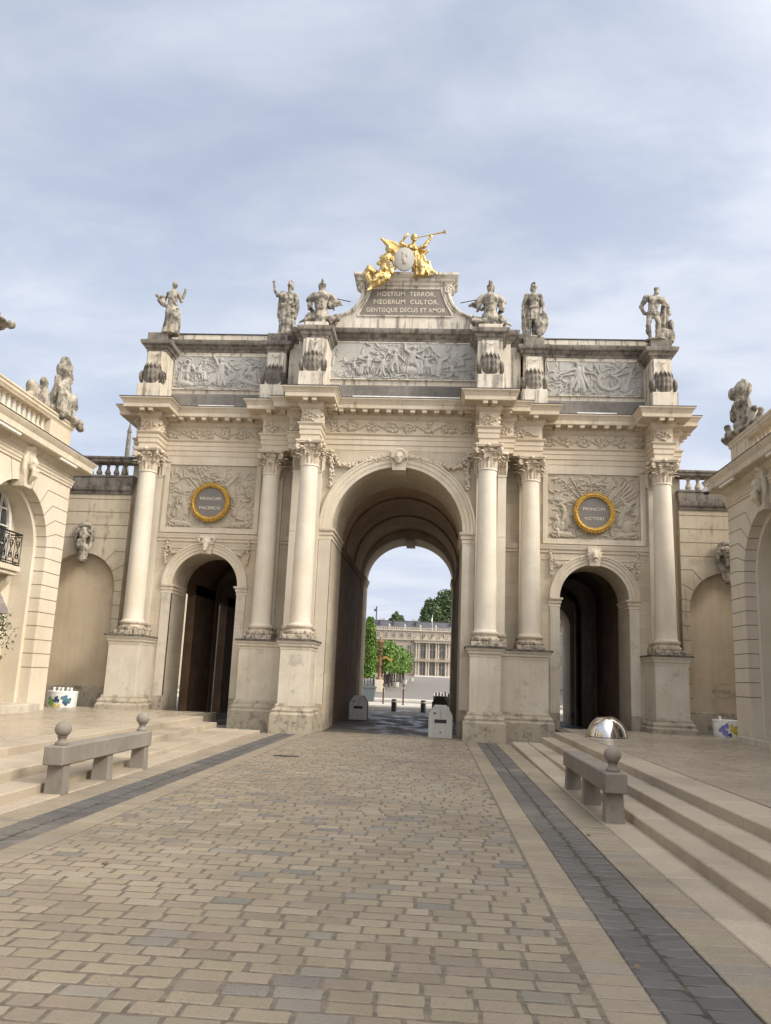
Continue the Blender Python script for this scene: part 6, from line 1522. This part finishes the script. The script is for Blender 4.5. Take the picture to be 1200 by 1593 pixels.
# ---- trophies on the pavilion parapets
def pav_trophy(F, yc, s_, kind):
    """armour heaped on a parapet corner: helmet and cuirass among shields, barrels and flags; local x runs towards the camera, y away from the street"""
    s = Sculpt(); P = lambda u, v, z: V((s_*(F+v), yc-u, z))
    E = lambda u, v, z, a, b, c: s.ell(P(u, v, z), (b, a, c))
    Z = 8.39
    if kind == 'bird':
        E(.75, .25, Z+.15, .7, .3, .18); E(.25, .1, Z+.1, .28, .24, .15); s.limb([P(.05, .05, Z+.1), P(-.18, .0, Z+.0)], [.11, .12]); E(-.05, .0, Z+.12, .14, .14, .1)
        s.limb([P(.95, .2, Z+.2), P(.85, .2, Z+.55), P(.8, .2, Z+.85)], [.34, .32, .26]); E(.55, .05, Z+.55, .15, .16, .24); E(1.25, .1, Z+.55, .16, .14, .3); s.limb([P(1.22, .1, Z+.6), P(1.3, .12, Z+1.0)], [.1, .09])
        s.limb([P(.5, .0, Z+.7), P(.42, -.05, Z+.42)], [.12, .1]); s.limb([P(.8, .2, Z+.85), P(.74, .2, Z+1.1), P(.8, .2, Z+1.45), P(.84, .18, Z+1.66)], [.22, .2, .23, .15]); E(.70, .12, Z+1.56, .1, .12, .06); E(.64, .1, Z+1.2, .1, .12, .2)
        for k in range(9): s.limb([P(.5+.1*k, -.02, Z+.12), P(.45+.12*k, -.04, Z+.35+.25*math.sin(k*1.3)**2)], [.07, .05])
        E(1.75, .3, Z+.12, .75, .18, .2); s.limb([P(1.6, .3, Z+.1), P(1.66, .3, Z+.6)], [.22, .12]); E(1.65, .3, Z+.72, .16, .1, .17); s.limb([P(2.0, .3, Z+.1), P(2.25, .3, Z+.42)], [.24, .16]); E(2.28, .3, Z+.45, .15, .1, .12)
    elif kind == 'armour':
        E(.75, .25, Z+.10, .62, .32, .14); E(.3, .1, Z+.16, .26, .2, .17); s.limb([P(.05, .05, Z+.05), P(-.08, 0, Z+.16)], [.10, .08]); E(.85, .15, Z+.30, .26, .2, .17); s.limb([P(.55, .0, Z+.1), P(.4, -.05, Z+.35)], [.08, .1])
        s.limb([P(.92, .2, Z+.36), P(.90, .2, Z+.55), P(.90, .2, Z+.78), P(.92, .2, Z+.98)], [.15, .17, .23, .20]); E(.76, .05, Z+.82, .1, .1, .12); E(1.02, .05, Z+.82, .1, .1, .12)
        s.limb([P(.66, .15, Z+.92), P(.56, .1, Z+.74), P(.56, .08, Z+.56)], [.13, .13, .11]); s.limb([P(1.14, .2, Z+.9), P(1.24, .2, Z+.7)], [.12, .11])
        s.limb([P(.92, .2, Z+.96), P(.94, .2, Z+1.12)], [.12, .12]); E(.98, .2, Z+1.26, .20, .19, .21); E(.99, .2, Z+1.40, .10, .17, .09); E(.82, .08, Z+1.24, .17, .16, .17); E(.72, .02, Z+1.22, .11, .13, .19); E(1.0, .2, Z+1.28, .25, .23, .24)
        for k in range(9): a = math.pi*k/8; E(.98+.24*math.cos(a)*.9, .2, Z+1.30+.22*math.sin(a), .045, .05, .06)
        for k in range(5): s.limb([P(1.2+.05*k, .1, Z+.25), P(1.38+.06*k, .12, Z+1.12-.10*(k % 2)), P(1.40+.06*k, .12, Z+1.26-.1*(k % 2))], [.035, .028, .012])
        E(1.35, .15, Z+.5, .12, .1, .28); s.limb([P(1.5, .2, Z+.2), P(1.62, .2, Z+.5)], [.13, .10]); E(1.68, .2, Z+.50, .13, .10, .08); s.limb([P(1.9, .2, Z+.1), P(2.1, .2, Z+.3)], [.1, .07]); E(1.5, .25, Z+.10, .75, .2, .13); E(2.12, .2, Z+.32, .09, .08, .07)
    else:        # urn-like candelabrum with scrolled brackets
        u0 = 4.98
        s.limb([P(u0, .3, Z), P(u0, .3, Z+.5)], [.34, .22]); E(u0, .3, Z+.62, .3, .3, .14); s.limb([P(u0, .3, Z+.6), P(u0, .3, Z+1.1)], [.2, .26]); E(u0, .3, Z+1.40, .66, .66, .16); E(u0, .3, Z+1.22, .4, .4, .2)
        for k in range(6): a = k*math.pi/3; s.ell(P(u0+.68*math.cos(a), .3+.68*math.sin(a), Z+1.42), (.12, .12, .14))
        E(u0, .3, Z+1.65, .36, .36, .25); s.limb([P(u0, .3, Z+1.8), P(u0, .3, Z+2.05), P(u0, .3, Z+2.35)], [.28, .38, .22])
        for k in range(7): a = k*.9; s.limb([P(u0+.15*math.cos(a), .3+.15*math.sin(a), Z+2.0), P(u0+.28*math.cos(a), .3+.25*math.sin(a), Z+2.3), P(u0+.12*math.cos(a), .3+.12*math.sin(a), Z+2.6)], [.1, .09, .04])
    if kind == 'urn': s.mb.v = [(x, y, Z+(z-Z)*.74) for x, y, z in s.mb.v]
    return s
for (F, yc, s_, kind, lab) in ((9.30, -1.33, -1, 'bird', 'stone trophy topped by a hooded cuirass on the left pavilion corner'), (9.20, -.95, 1, 'armour', 'stone armour trophy with a tilted helmet on the right pavilion corner'), (9.30, -1.33, -1, 'urn', 'carved stone flaming urn on the left pavilion parapet at the picture edge')):
    o = pav_trophy(F, yc, s_, kind).build('stone_urn' if kind == 'urn' else 'parapet_trophy', M['statue'], None, .022, 1, .008, 11); tag(o, lab, 'urn' if kind == 'urn' else 'sculpture')
# ================================================================== the square beyond the arch
GZ = lambda y: 0 if y < 30 else (y-30)*2.38/210
def ball_tree(name, label, cat, x, y, z, H, rx, ry, zc0, mat, n, size, rng, group=None, lumps=14, trunk_r=.16, clip=None):
    t = thing(name, label, cat, group, (x, y, z))
    mb = MB(); mb.tube([(0, 0, -.2), (.05*rx, 0, zc0*.6), (0, 0, zc0+.35*(H-zc0))], [trunk_r*1.2, trunk_r, trunk_r*.5], 8)
    for k in range(5): a = k*1.3; mb.tube([(0, 0, zc0*.9), (rx*.35*math.cos(a), ry*.35*math.sin(a), zc0+.35*(H-zc0)), (rx*.6*math.cos(a), ry*.6*math.sin(a), zc0+.6*(H-zc0))], [trunk_r*.5, trunk_r*.35, trunk_r*.12], 6)
    mb.build('trunk', M['bark'], t, 50)
    L = []
    for k in range(lumps):
        a = rng.uniform(0, 6.28); q = rng.uniform(.3, .8); zz = rng.uniform(.12, .86); w = math.sqrt(max(.1, 1-((zz-.45)/.55)**2))
        L.append((rx*q*w*math.cos(a), ry*q*w*math.sin(a), zc0+(H-zc0)*zz, rng.uniform(.22, .42)))
    def pts(r):
        c = L[r.randrange(len(L))]; a = r.uniform(0, 6.28); u = r.uniform(-1, 1); d = c[3]*(r.random()**.4)
        return (c[0]+rx*d*math.sqrt(1-u*u)*math.cos(a), c[1]+ry*d*math.sqrt(1-u*u)*math.sin(a), c[2]+(H-zc0)*.5*d*u)
    leaves_mesh('crown', mat, t, pts, size, rng, n, .6); return t
def column_tree():
    t = thing('potted_hornbeam', 'tall narrow bright green tree in a grey tub just beyond the passage', 'potted tree', None, (-2.92, 28.7, .1))
    mb = MB(); vs = [(-.40, -.40, 0), (.40, -.40, 0), (.40, .40, 0), (-.40, .40, 0), (-.52, -.52, .92), (.52, -.52, .92), (.52, .52, .92), (-.52, .52, .92)]
    mb.add(vs, [(3, 2, 1, 0), (4, 5, 6, 7)]+[(k, (k+1) % 4, 4+(k+1) % 4, 4+k) for k in range(4)]); mb.box(-.55, .55, -.55, .55, .84, .94); mb.build('tub', plain('blue_grey_tub', (.10, .125, .13), .6), t)
    mb = MB()
    for q in (-.2, 0, .15): mb.tube([(q, 0, .9), (q*1.2, 0, 1.9)], .025, 6)
    mb.build('trunk', M['bark'], t)
    rng = random.Random(5)
    leaves_mesh('crown', M['hornbeam'], t, lambda r: (lambda z, a, q: (q*(.46-.30*max(0, (z-3.6)/1.7)**1.5)*math.cos(a), q*.46*math.sin(a), z))(1.45+3.8*r.random(), r.uniform(0, 6.28), r.random()**.35), .075, rng, 5200, .6)
column_tree()
def pleached_row():
    rng = random.Random(6); k = 0
    for k in range(10):
        y = 60.5+7.0*k; x = -4.15+rng.uniform(-.06, .06); z = GZ(y)
        t = thing('pleached_lime_tree', 'clipped bright green lime tree in the row along the square', 'tree', 'clipped lime trees along the square', (x, y, z))
        mb = MB(); mb.tube([(0, 0, 0), (.03, 0, 2.6)], .11, 7)
        for q in range(4): mb.tube([(0, 0, 2.0), (.3*math.cos(q*1.6), 1.2*math.sin(q*1.6), 3.2), (.7*math.cos(q*1.6), 2.4*math.sin(q*1.6), 4.3)], [.06, .04, .02], 5)
        mb.build('trunk', M['bark'], t); h = rng.uniform(4.55, 4.8)
        leaves_mesh('crown', M['lime'], t, lambda r: (lambda e, yy: (e*1.2+r.gauss(0, .09), yy*3.35+r.gauss(0, .15), 1.85+(h-1.85)*r.random()**.85+r.gauss(0, .1)))(math.copysign(abs(r.random()*2-1)**.55, r.random()-.5), r.random()*2-1), .12+.0008*y, rng, 3000, .65)
pleached_row()
def lamp():
    t = thing('ornate_lamp', 'tall ornate bronze lamp post with gilded scrolls beside the clipped trees', 'lamp post', None, (-3.75, 52, GZ(52)))
    br = plain('brown_bronze', (.16, .095, .05), .5, .4, .3, 6)
    mb = MB(); mb.cbox(-.5, .5, -.5, .5, 0, .45, .03); mb.cbox(-.38, .38, -.38, .38, .45, 1.15, .03); mb.build('pedestal', M['trim'], t)
    mb = MB(); mb.lathe([(.36, 1.15), (.30, 1.3), (.16, 1.5), (.2, 1.9), (.13, 2.3), (.16, 2.8), (.1, 3.0), (.14, 3.3), (.09, 3.5), (.2, 3.65), (.28, 3.8), (.12, 3.95)], n=14)
    for k in range(14): a = k*.9; mb.ell((.17*math.cos(a), .17*math.sin(a), 1.6+.14*k), (.09, .09, .1), 7, 5)
    mb.build('shaft', br, t, 50)
    mb = MB(); mb.lathe([(.18, 3.95), (.30, 4.5), (.32, 4.55), (.12, 4.85), (.04, 5.05)], n=8); mb.build('lantern', br, t)
    mb = MB()
    for q in (1, -1):
        mb.tube([(0, 0, 2.9), (q*.35, 0, 3.2), (q*.8, 0, 3.0), (q*1.15, 0, 3.25)], [.05, .05, .045, .03], 6)
        for k in range(9): a = k*.7; mb.ell((q*(.35+.09*k), 0, 3.05+.14*math.sin(a)), (.08, .06, .07), 6, 5)
    mb.build('scroll_arms', M['gold_dull'], t)
lamp()
def misc():
    t = thing('street_mast', 'tall slim grey mast above the clipped trees', 'mast', None, (-4.85, 60, GZ(60)))
    mb = MB(); mb.tube([(0, 0, 0), (0, 0, 8.3)], [.09, .055], 8); mb.build('pole', M['lead'], t); mb = MB(); mb.cbox(-.25, .02, -.06, .06, 7.9, 8.15, .01); mb.lathe([(.07, 8.2), (.07, 8.4)], n=8); mb.build('lamp_head', M['lead'], t)
    for x, y in ((-3.30, 76), (-3.12, 100), (-2.95, 130)):
        t = thing('white_planter', {76: 'nearest round white planter beside the row of clipped trees', 100: 'middle round white planter beside the row of clipped trees', 130: 'farthest round white planter beside the row of clipped trees'}[y], 'planter', 'white planters on the square', (x, y, GZ(y)))
        mb = MB(); mb.lathe([(.28, 0), (.34, .1), (.37, .55), (.40, .62), (.30, .62)], n=18); mb.build('tub', M['white_paint'], t, 40)
    t = thing('barrier', 'grey metal railing in front of the clipped trees', 'barrier', None, (-4.9, 95, GZ(95)))
    mb = MB()
    for z in (.35, 1.2): mb.tube([(0, -18, z), (-1.1, 20, z+.3)], .03, 5)
    for k in range(30): f = k/29; mb.tube([(-1.1*f, -18+38*f, 0), (-1.1*f, -18+38*f, 1.2+.3*f)], .022, 5)
    mb.build('rail', M['lead'], t)
    t = thing('dark_planter_box', 'dark low box with striped black and white goods seen past the right jamb', 'box', None, (1.78, 24, .1))
    mb = MB(); mb.cbox(-.55, .55, -.4, .4, 0, .60, .02); mb.build('box_body', M['bollard'], t)
    mb = MB(); rng = random.Random(3)
    for k in range(12): x = -.53+.088*k; mb.cbox(x, x+.07, -.36, .3, .60, .74+rng.random()*.12, .01, k % 2)
    mb.build('striped_goods', [M['white_paint'], M['bollard']], t)
misc()
M['palace_pane'] = plain('pale_curtained_pane', (.12, .115, .11), .3, 0, .4, .7)
def palais():
    t = thing('distant_palace', 'long pale two storey palace with slate roof and columns across the square', 'palace', None, (0, 240, 2.38))
    st = stone('palace_limestone', (.34, .29, .23), (.40, .345, .28), patch=.1); tr = stone('palace_trim', (.42, .37, .30), (.48, .43, .36))
    sl = plain('palace_slate', (.075, .075, .085), .6, 0, .2, .6)
    x0, x1 = -34, 26; ca, cb = -5.2, 6.6       # projecting middle
    mb = MB(); mb.box(x0, x1, 0, 14, 0, 14.3); mb.box(ca, cb, -1.2, 0.1, 0, .01+0); mb.build('wall', st, t)
    mb = MB()
    P = [(x0, 0), (x1, 0)]
    for pr in ([(-.1, 5.0), (.25, 5.05), (.3, 5.4), (-.1, 5.5)], [(-.1, 11.0), (.3, 11.1), (.6, 11.4), (.6, 11.6), (-.1, 11.7)], [(-.1, 14.0), (.3, 14.1), (.5, 14.4), (-.1, 14.6)]): mb.sweep(P, pr)
    C_ = [(ca, .1), (ca, -1.3), (cb, -1.3), (cb, .1)]
    for pr in ([(-1.3, 4.75), (.1, 4.75), (.2, 5.1), (.3, 5.4), (-1.3, 5.5)], [(-1.3, 10.6), (.1, 10.6), (.2, 11.1), (.5, 11.4), (.5, 11.6), (-1.3, 11.7)]): mb.sweep(C_, pr)
    mb.box(ca+.1, cb-.1, -1.2, 0, 4.76, 5.45); mb.box(ca+.1, cb-.1, -1.2, 0, 10.62, 11.6)
    for k in range(int((x1-x0)/.6)): mb.box(x0+.6*k, x0+.6*k+.3, .1, .4, 14.6, 15.2)
    mb.box(x0, x1, .05, .5, 15.2, 15.4)
    for k in range(12): x = x0+k*5; mb.box(x, x+.6, .0, .6, 14.6, 15.5); mb.lathe([(.3, 15.5), (.4, 15.9), (.2, 16.2), (.05, 16.5)], (x+.3, .3, 0), 8)
    mb.build('cornice', tr, t)
    mb = MB(); mb.add([(x0, .8, 14.6), (x1, .8, 14.6), (x1, 5, 17.6), (x0, 5, 17.6), (x1, 12, 17.6), (x0, 12, 17.6)], [(0, 1, 2, 3), (3, 2, 4, 5)]); mb.add([(x0, .8, 14.6), (x0, 5, 17.6), (x0, 12, 17.6), (x0, 14, 14.6)], [(0, 1, 2, 3)]); rf = mb.build('roof', sl, t)
    mb = MB(); mb.box(x0, x1, 4.9, 5.1, 17.6, 17.8)
    for x in (-17, -12.5, -5.2, 6.4): mb.box(x-.12, x+.12, 2.6, 5.1, 15.8, 17.9)
    mb.build('zinc_ridge', M['lead'], rf)
    mb = MB()
    for x in (-16.2, -6.2): mb.box(x-.5, x+.5, 7, 8, 17, 18.6)
    mb.build('chimney', tr, rf)
    # windows: attic, main floor, ground floor
    w = None
    def window(x, y, z0, wd, h, arch):
        mb = MB(); n = 8
        pts = [(x-wd/2, z0), (x+wd/2, z0)]+([(x+wd/2*math.cos(math.pi*k/n), z0+h-wd/2+wd/2*math.sin(math.pi*k/n)) for k in range(n+1)] if arch else [(x+wd/2, z0+h), (x-wd/2, z0+h)])
        mb.prism(pts, y-.03, y+.1); o = recalc(mb.build('window', M['palace_pane'], t))
        mb = MB(); f = .16
        for a, b, c, d in ((x-wd/2-f, x-wd/2, z0, z0+h), (x+wd/2, x+wd/2+f, z0, z0+h), (x-wd/2-f, x+wd/2+f, z0+h, z0+h+f), (x-wd/2-f, x+wd/2+f, z0-f, z0), (x-.06, x+.06, z0, z0+h)): mb.box(a, b, y-.16, y+.05, c, d)
        mb.box(x-wd/2, x+wd/2, y-.1, y, z0+h*.62, z0+h*.62+.1); mb.build('frame', tr, o)
    xs = [-2.55, .40, 3.45]
    for x in xs: window(x, 0, 5.9, 1.7, 4.2, True); window(x, 0, .6, 1.8, 3.9, True); window(x, 0, 12.2, 1.1, 1.4, False)
    for k in range(5):
        x = -7.0-2.55*k; window(x, 0, 5.9, 1.25, 3.8, True); window(x, 0, .8, 1.3, 3.4, True); window(x, 0, 12.2, 1.0, 1.4, False)
    for x in (9.5, 12.5, 15.5): window(x, 0, 5.9, 1.4, 3.8, True); window(x, 0, .8, 1.5, 3.4, True); window(x, 0, 12.2, 1.1, 1.4, False)
    # paired columns of the middle
    c0 = None
    for x in (-4.75, -3.95, -1.5, -.7, 1.55, 2.3, 4.75, 5.6):
        for z0, h in ((0, 4.75), (5.5, 5.1)):
            mb = MB(); mb.box(-.34, .34, -.34, .34, 0, .35); mb.lathe([(.28, .35), (.26, h*.5), (.22, h-.4), (.34, h-.15)], n=10); mb.box(-.36, .36, -.36, .36, h-.15, h)
            o = mb.build('column', tr, t, 40); o.location = (x, -.85, z0)
    mb = MB()
    for k in range(5): x = -4.4+2.55*k; mb.prism([(x-.9, 11.65), (x+.9, 11.65), (x, 12.9)], -1.3, -1.0)
    recalc(mb.build('small_pediments', tr, t))
    mb = MB(); mb.box(-5.1, 6.5, -2.6, -1.4, -.05, .35); mb.build('front_steps', M['white_paint'], t)
    f = thing('flagpole', 'white flagpole with a furled pale flag on the palace roof', 'flagpole', None, (.15, 239.5, 17.0))
    mb = MB(); mb.tube([(0, 0, 0), (0, 0, 5.2)], .07, 6); mb.build('pole', M['white_paint'], f); mb = MB(); mb.tube([(-.1, 0, 4.3), (-.25, 0, 3.2), (-.1, 0, 2.6)], [.08, .28, .1], 6); mb.build('flag', M['white_paint'], f)
palais()
def town_row(s):
    t = thing('townhouse_row', 'plain pale townhouse front along the %s side of the square, glimpsed through the side arches' % ('left' if s < 0 else 'right'), 'building', None, (s*21, 26, 0))
    st = stone('town_stone', (.42, .35, .26), (.48, .41, .31)); mb = MB(); a, b = sorted((0, s*10)); mb.box(a, b, 0, 150, -1, 11); mb.build('wall', st, t)
    mb = MB(); mb.sweep([(0, 150), (0, 0)] if s > 0 else [(0, 0), (0, 150)], [(-.1, 10.6), (.2, 10.7), (.5, 11.0), (.5, 11.2), (-.1, 11.3)]); recalc(mb.build('cornice', st, t))
    mb = MB(); mb.add([(s*.3, 0, 11.2), (s*.3, 150, 11.2), (s*5, 150, 15), (s*5, 0, 15), (s*10, 0, 11.2), (s*10, 150, 11.2)], [(0, 1, 2, 3), (3, 2, 5, 4), (0, 3, 4)]); mb.build('roof', M['slate'], t)
    w0 = None
    for z in (1.0, 6.2):
        for k in range(24):
            y = 2.5+6*k
            if w0 is None:
                mb = MB(); a, b = sorted((-s*.02, s*.1)); mb.box(a, b, -.65, .65, 0, 3.2); w0 = mb.build('window', M['glass'], t); o = w0
                mb = MB(); a, b = sorted((-s*.10, s*.02))
                for y0, y1, z0, z1 in ((-.85, -.65, -.1, 3.4), (.65, .85, -.1, 3.4), (-.85, .85, 3.2, 3.4), (-.05, .05, 0, 3.2), (-.65, .65, 2.1, 2.2)): mb.box(a, b, y0, y1, z0, z1)
                mb.build('frame', M['white_paint'], w0)
            else: o = copy_tree(w0, t)
            o.location = (0, y, z)
town_row(1); town_row(-1)
def far_trees():
    rng = random.Random(12)
    for x, y, H, r, lab in ((8.5, 285, 36.5, 11.5, 'tall dark green park tree behind the palace, nearest the right jamb'), (-.5, 280, 29.5, 6.5, 'dark green park tree behind the palace, left of the tallest one'), (16, 290, 33, 9, 'dark green park tree behind the palace hidden mostly by the right jamb'), (-13.6, 290, 25.0, 4.2, 'small round dark tree above the palace roof on the left')):
        ball_tree('park_tree', lab, 'tree', x, y, 2.38, H, r, 6, H*.35, M['dark_tree'], 9000, .50, rng, 'park trees behind the palace', 18, .5)
far_trees()
def spire():
    t = thing('church_spire', 'slim grey church spire tip beyond the left balustrade', 'spire', None, (-69.6, 150, 2.38))
    mb = MB(); mb.lathe([(1.4, 0), (1.4, 38), (.55, 44), (.5, 49.5), (.42, 51.5), (.55, 51.6), (.2, 53), (.07, 54.5)], n=10); mb.build('tower', M['side_top'], t); mb = MB(); mb.tube([(0, 0, 53), (0, 0, 57)], .12, 6); mb.tube([(-.7, 0, 55.6), (.7, 0, 55.6)], .1, 6); mb.build('cross', M['iron'], t)
spire()
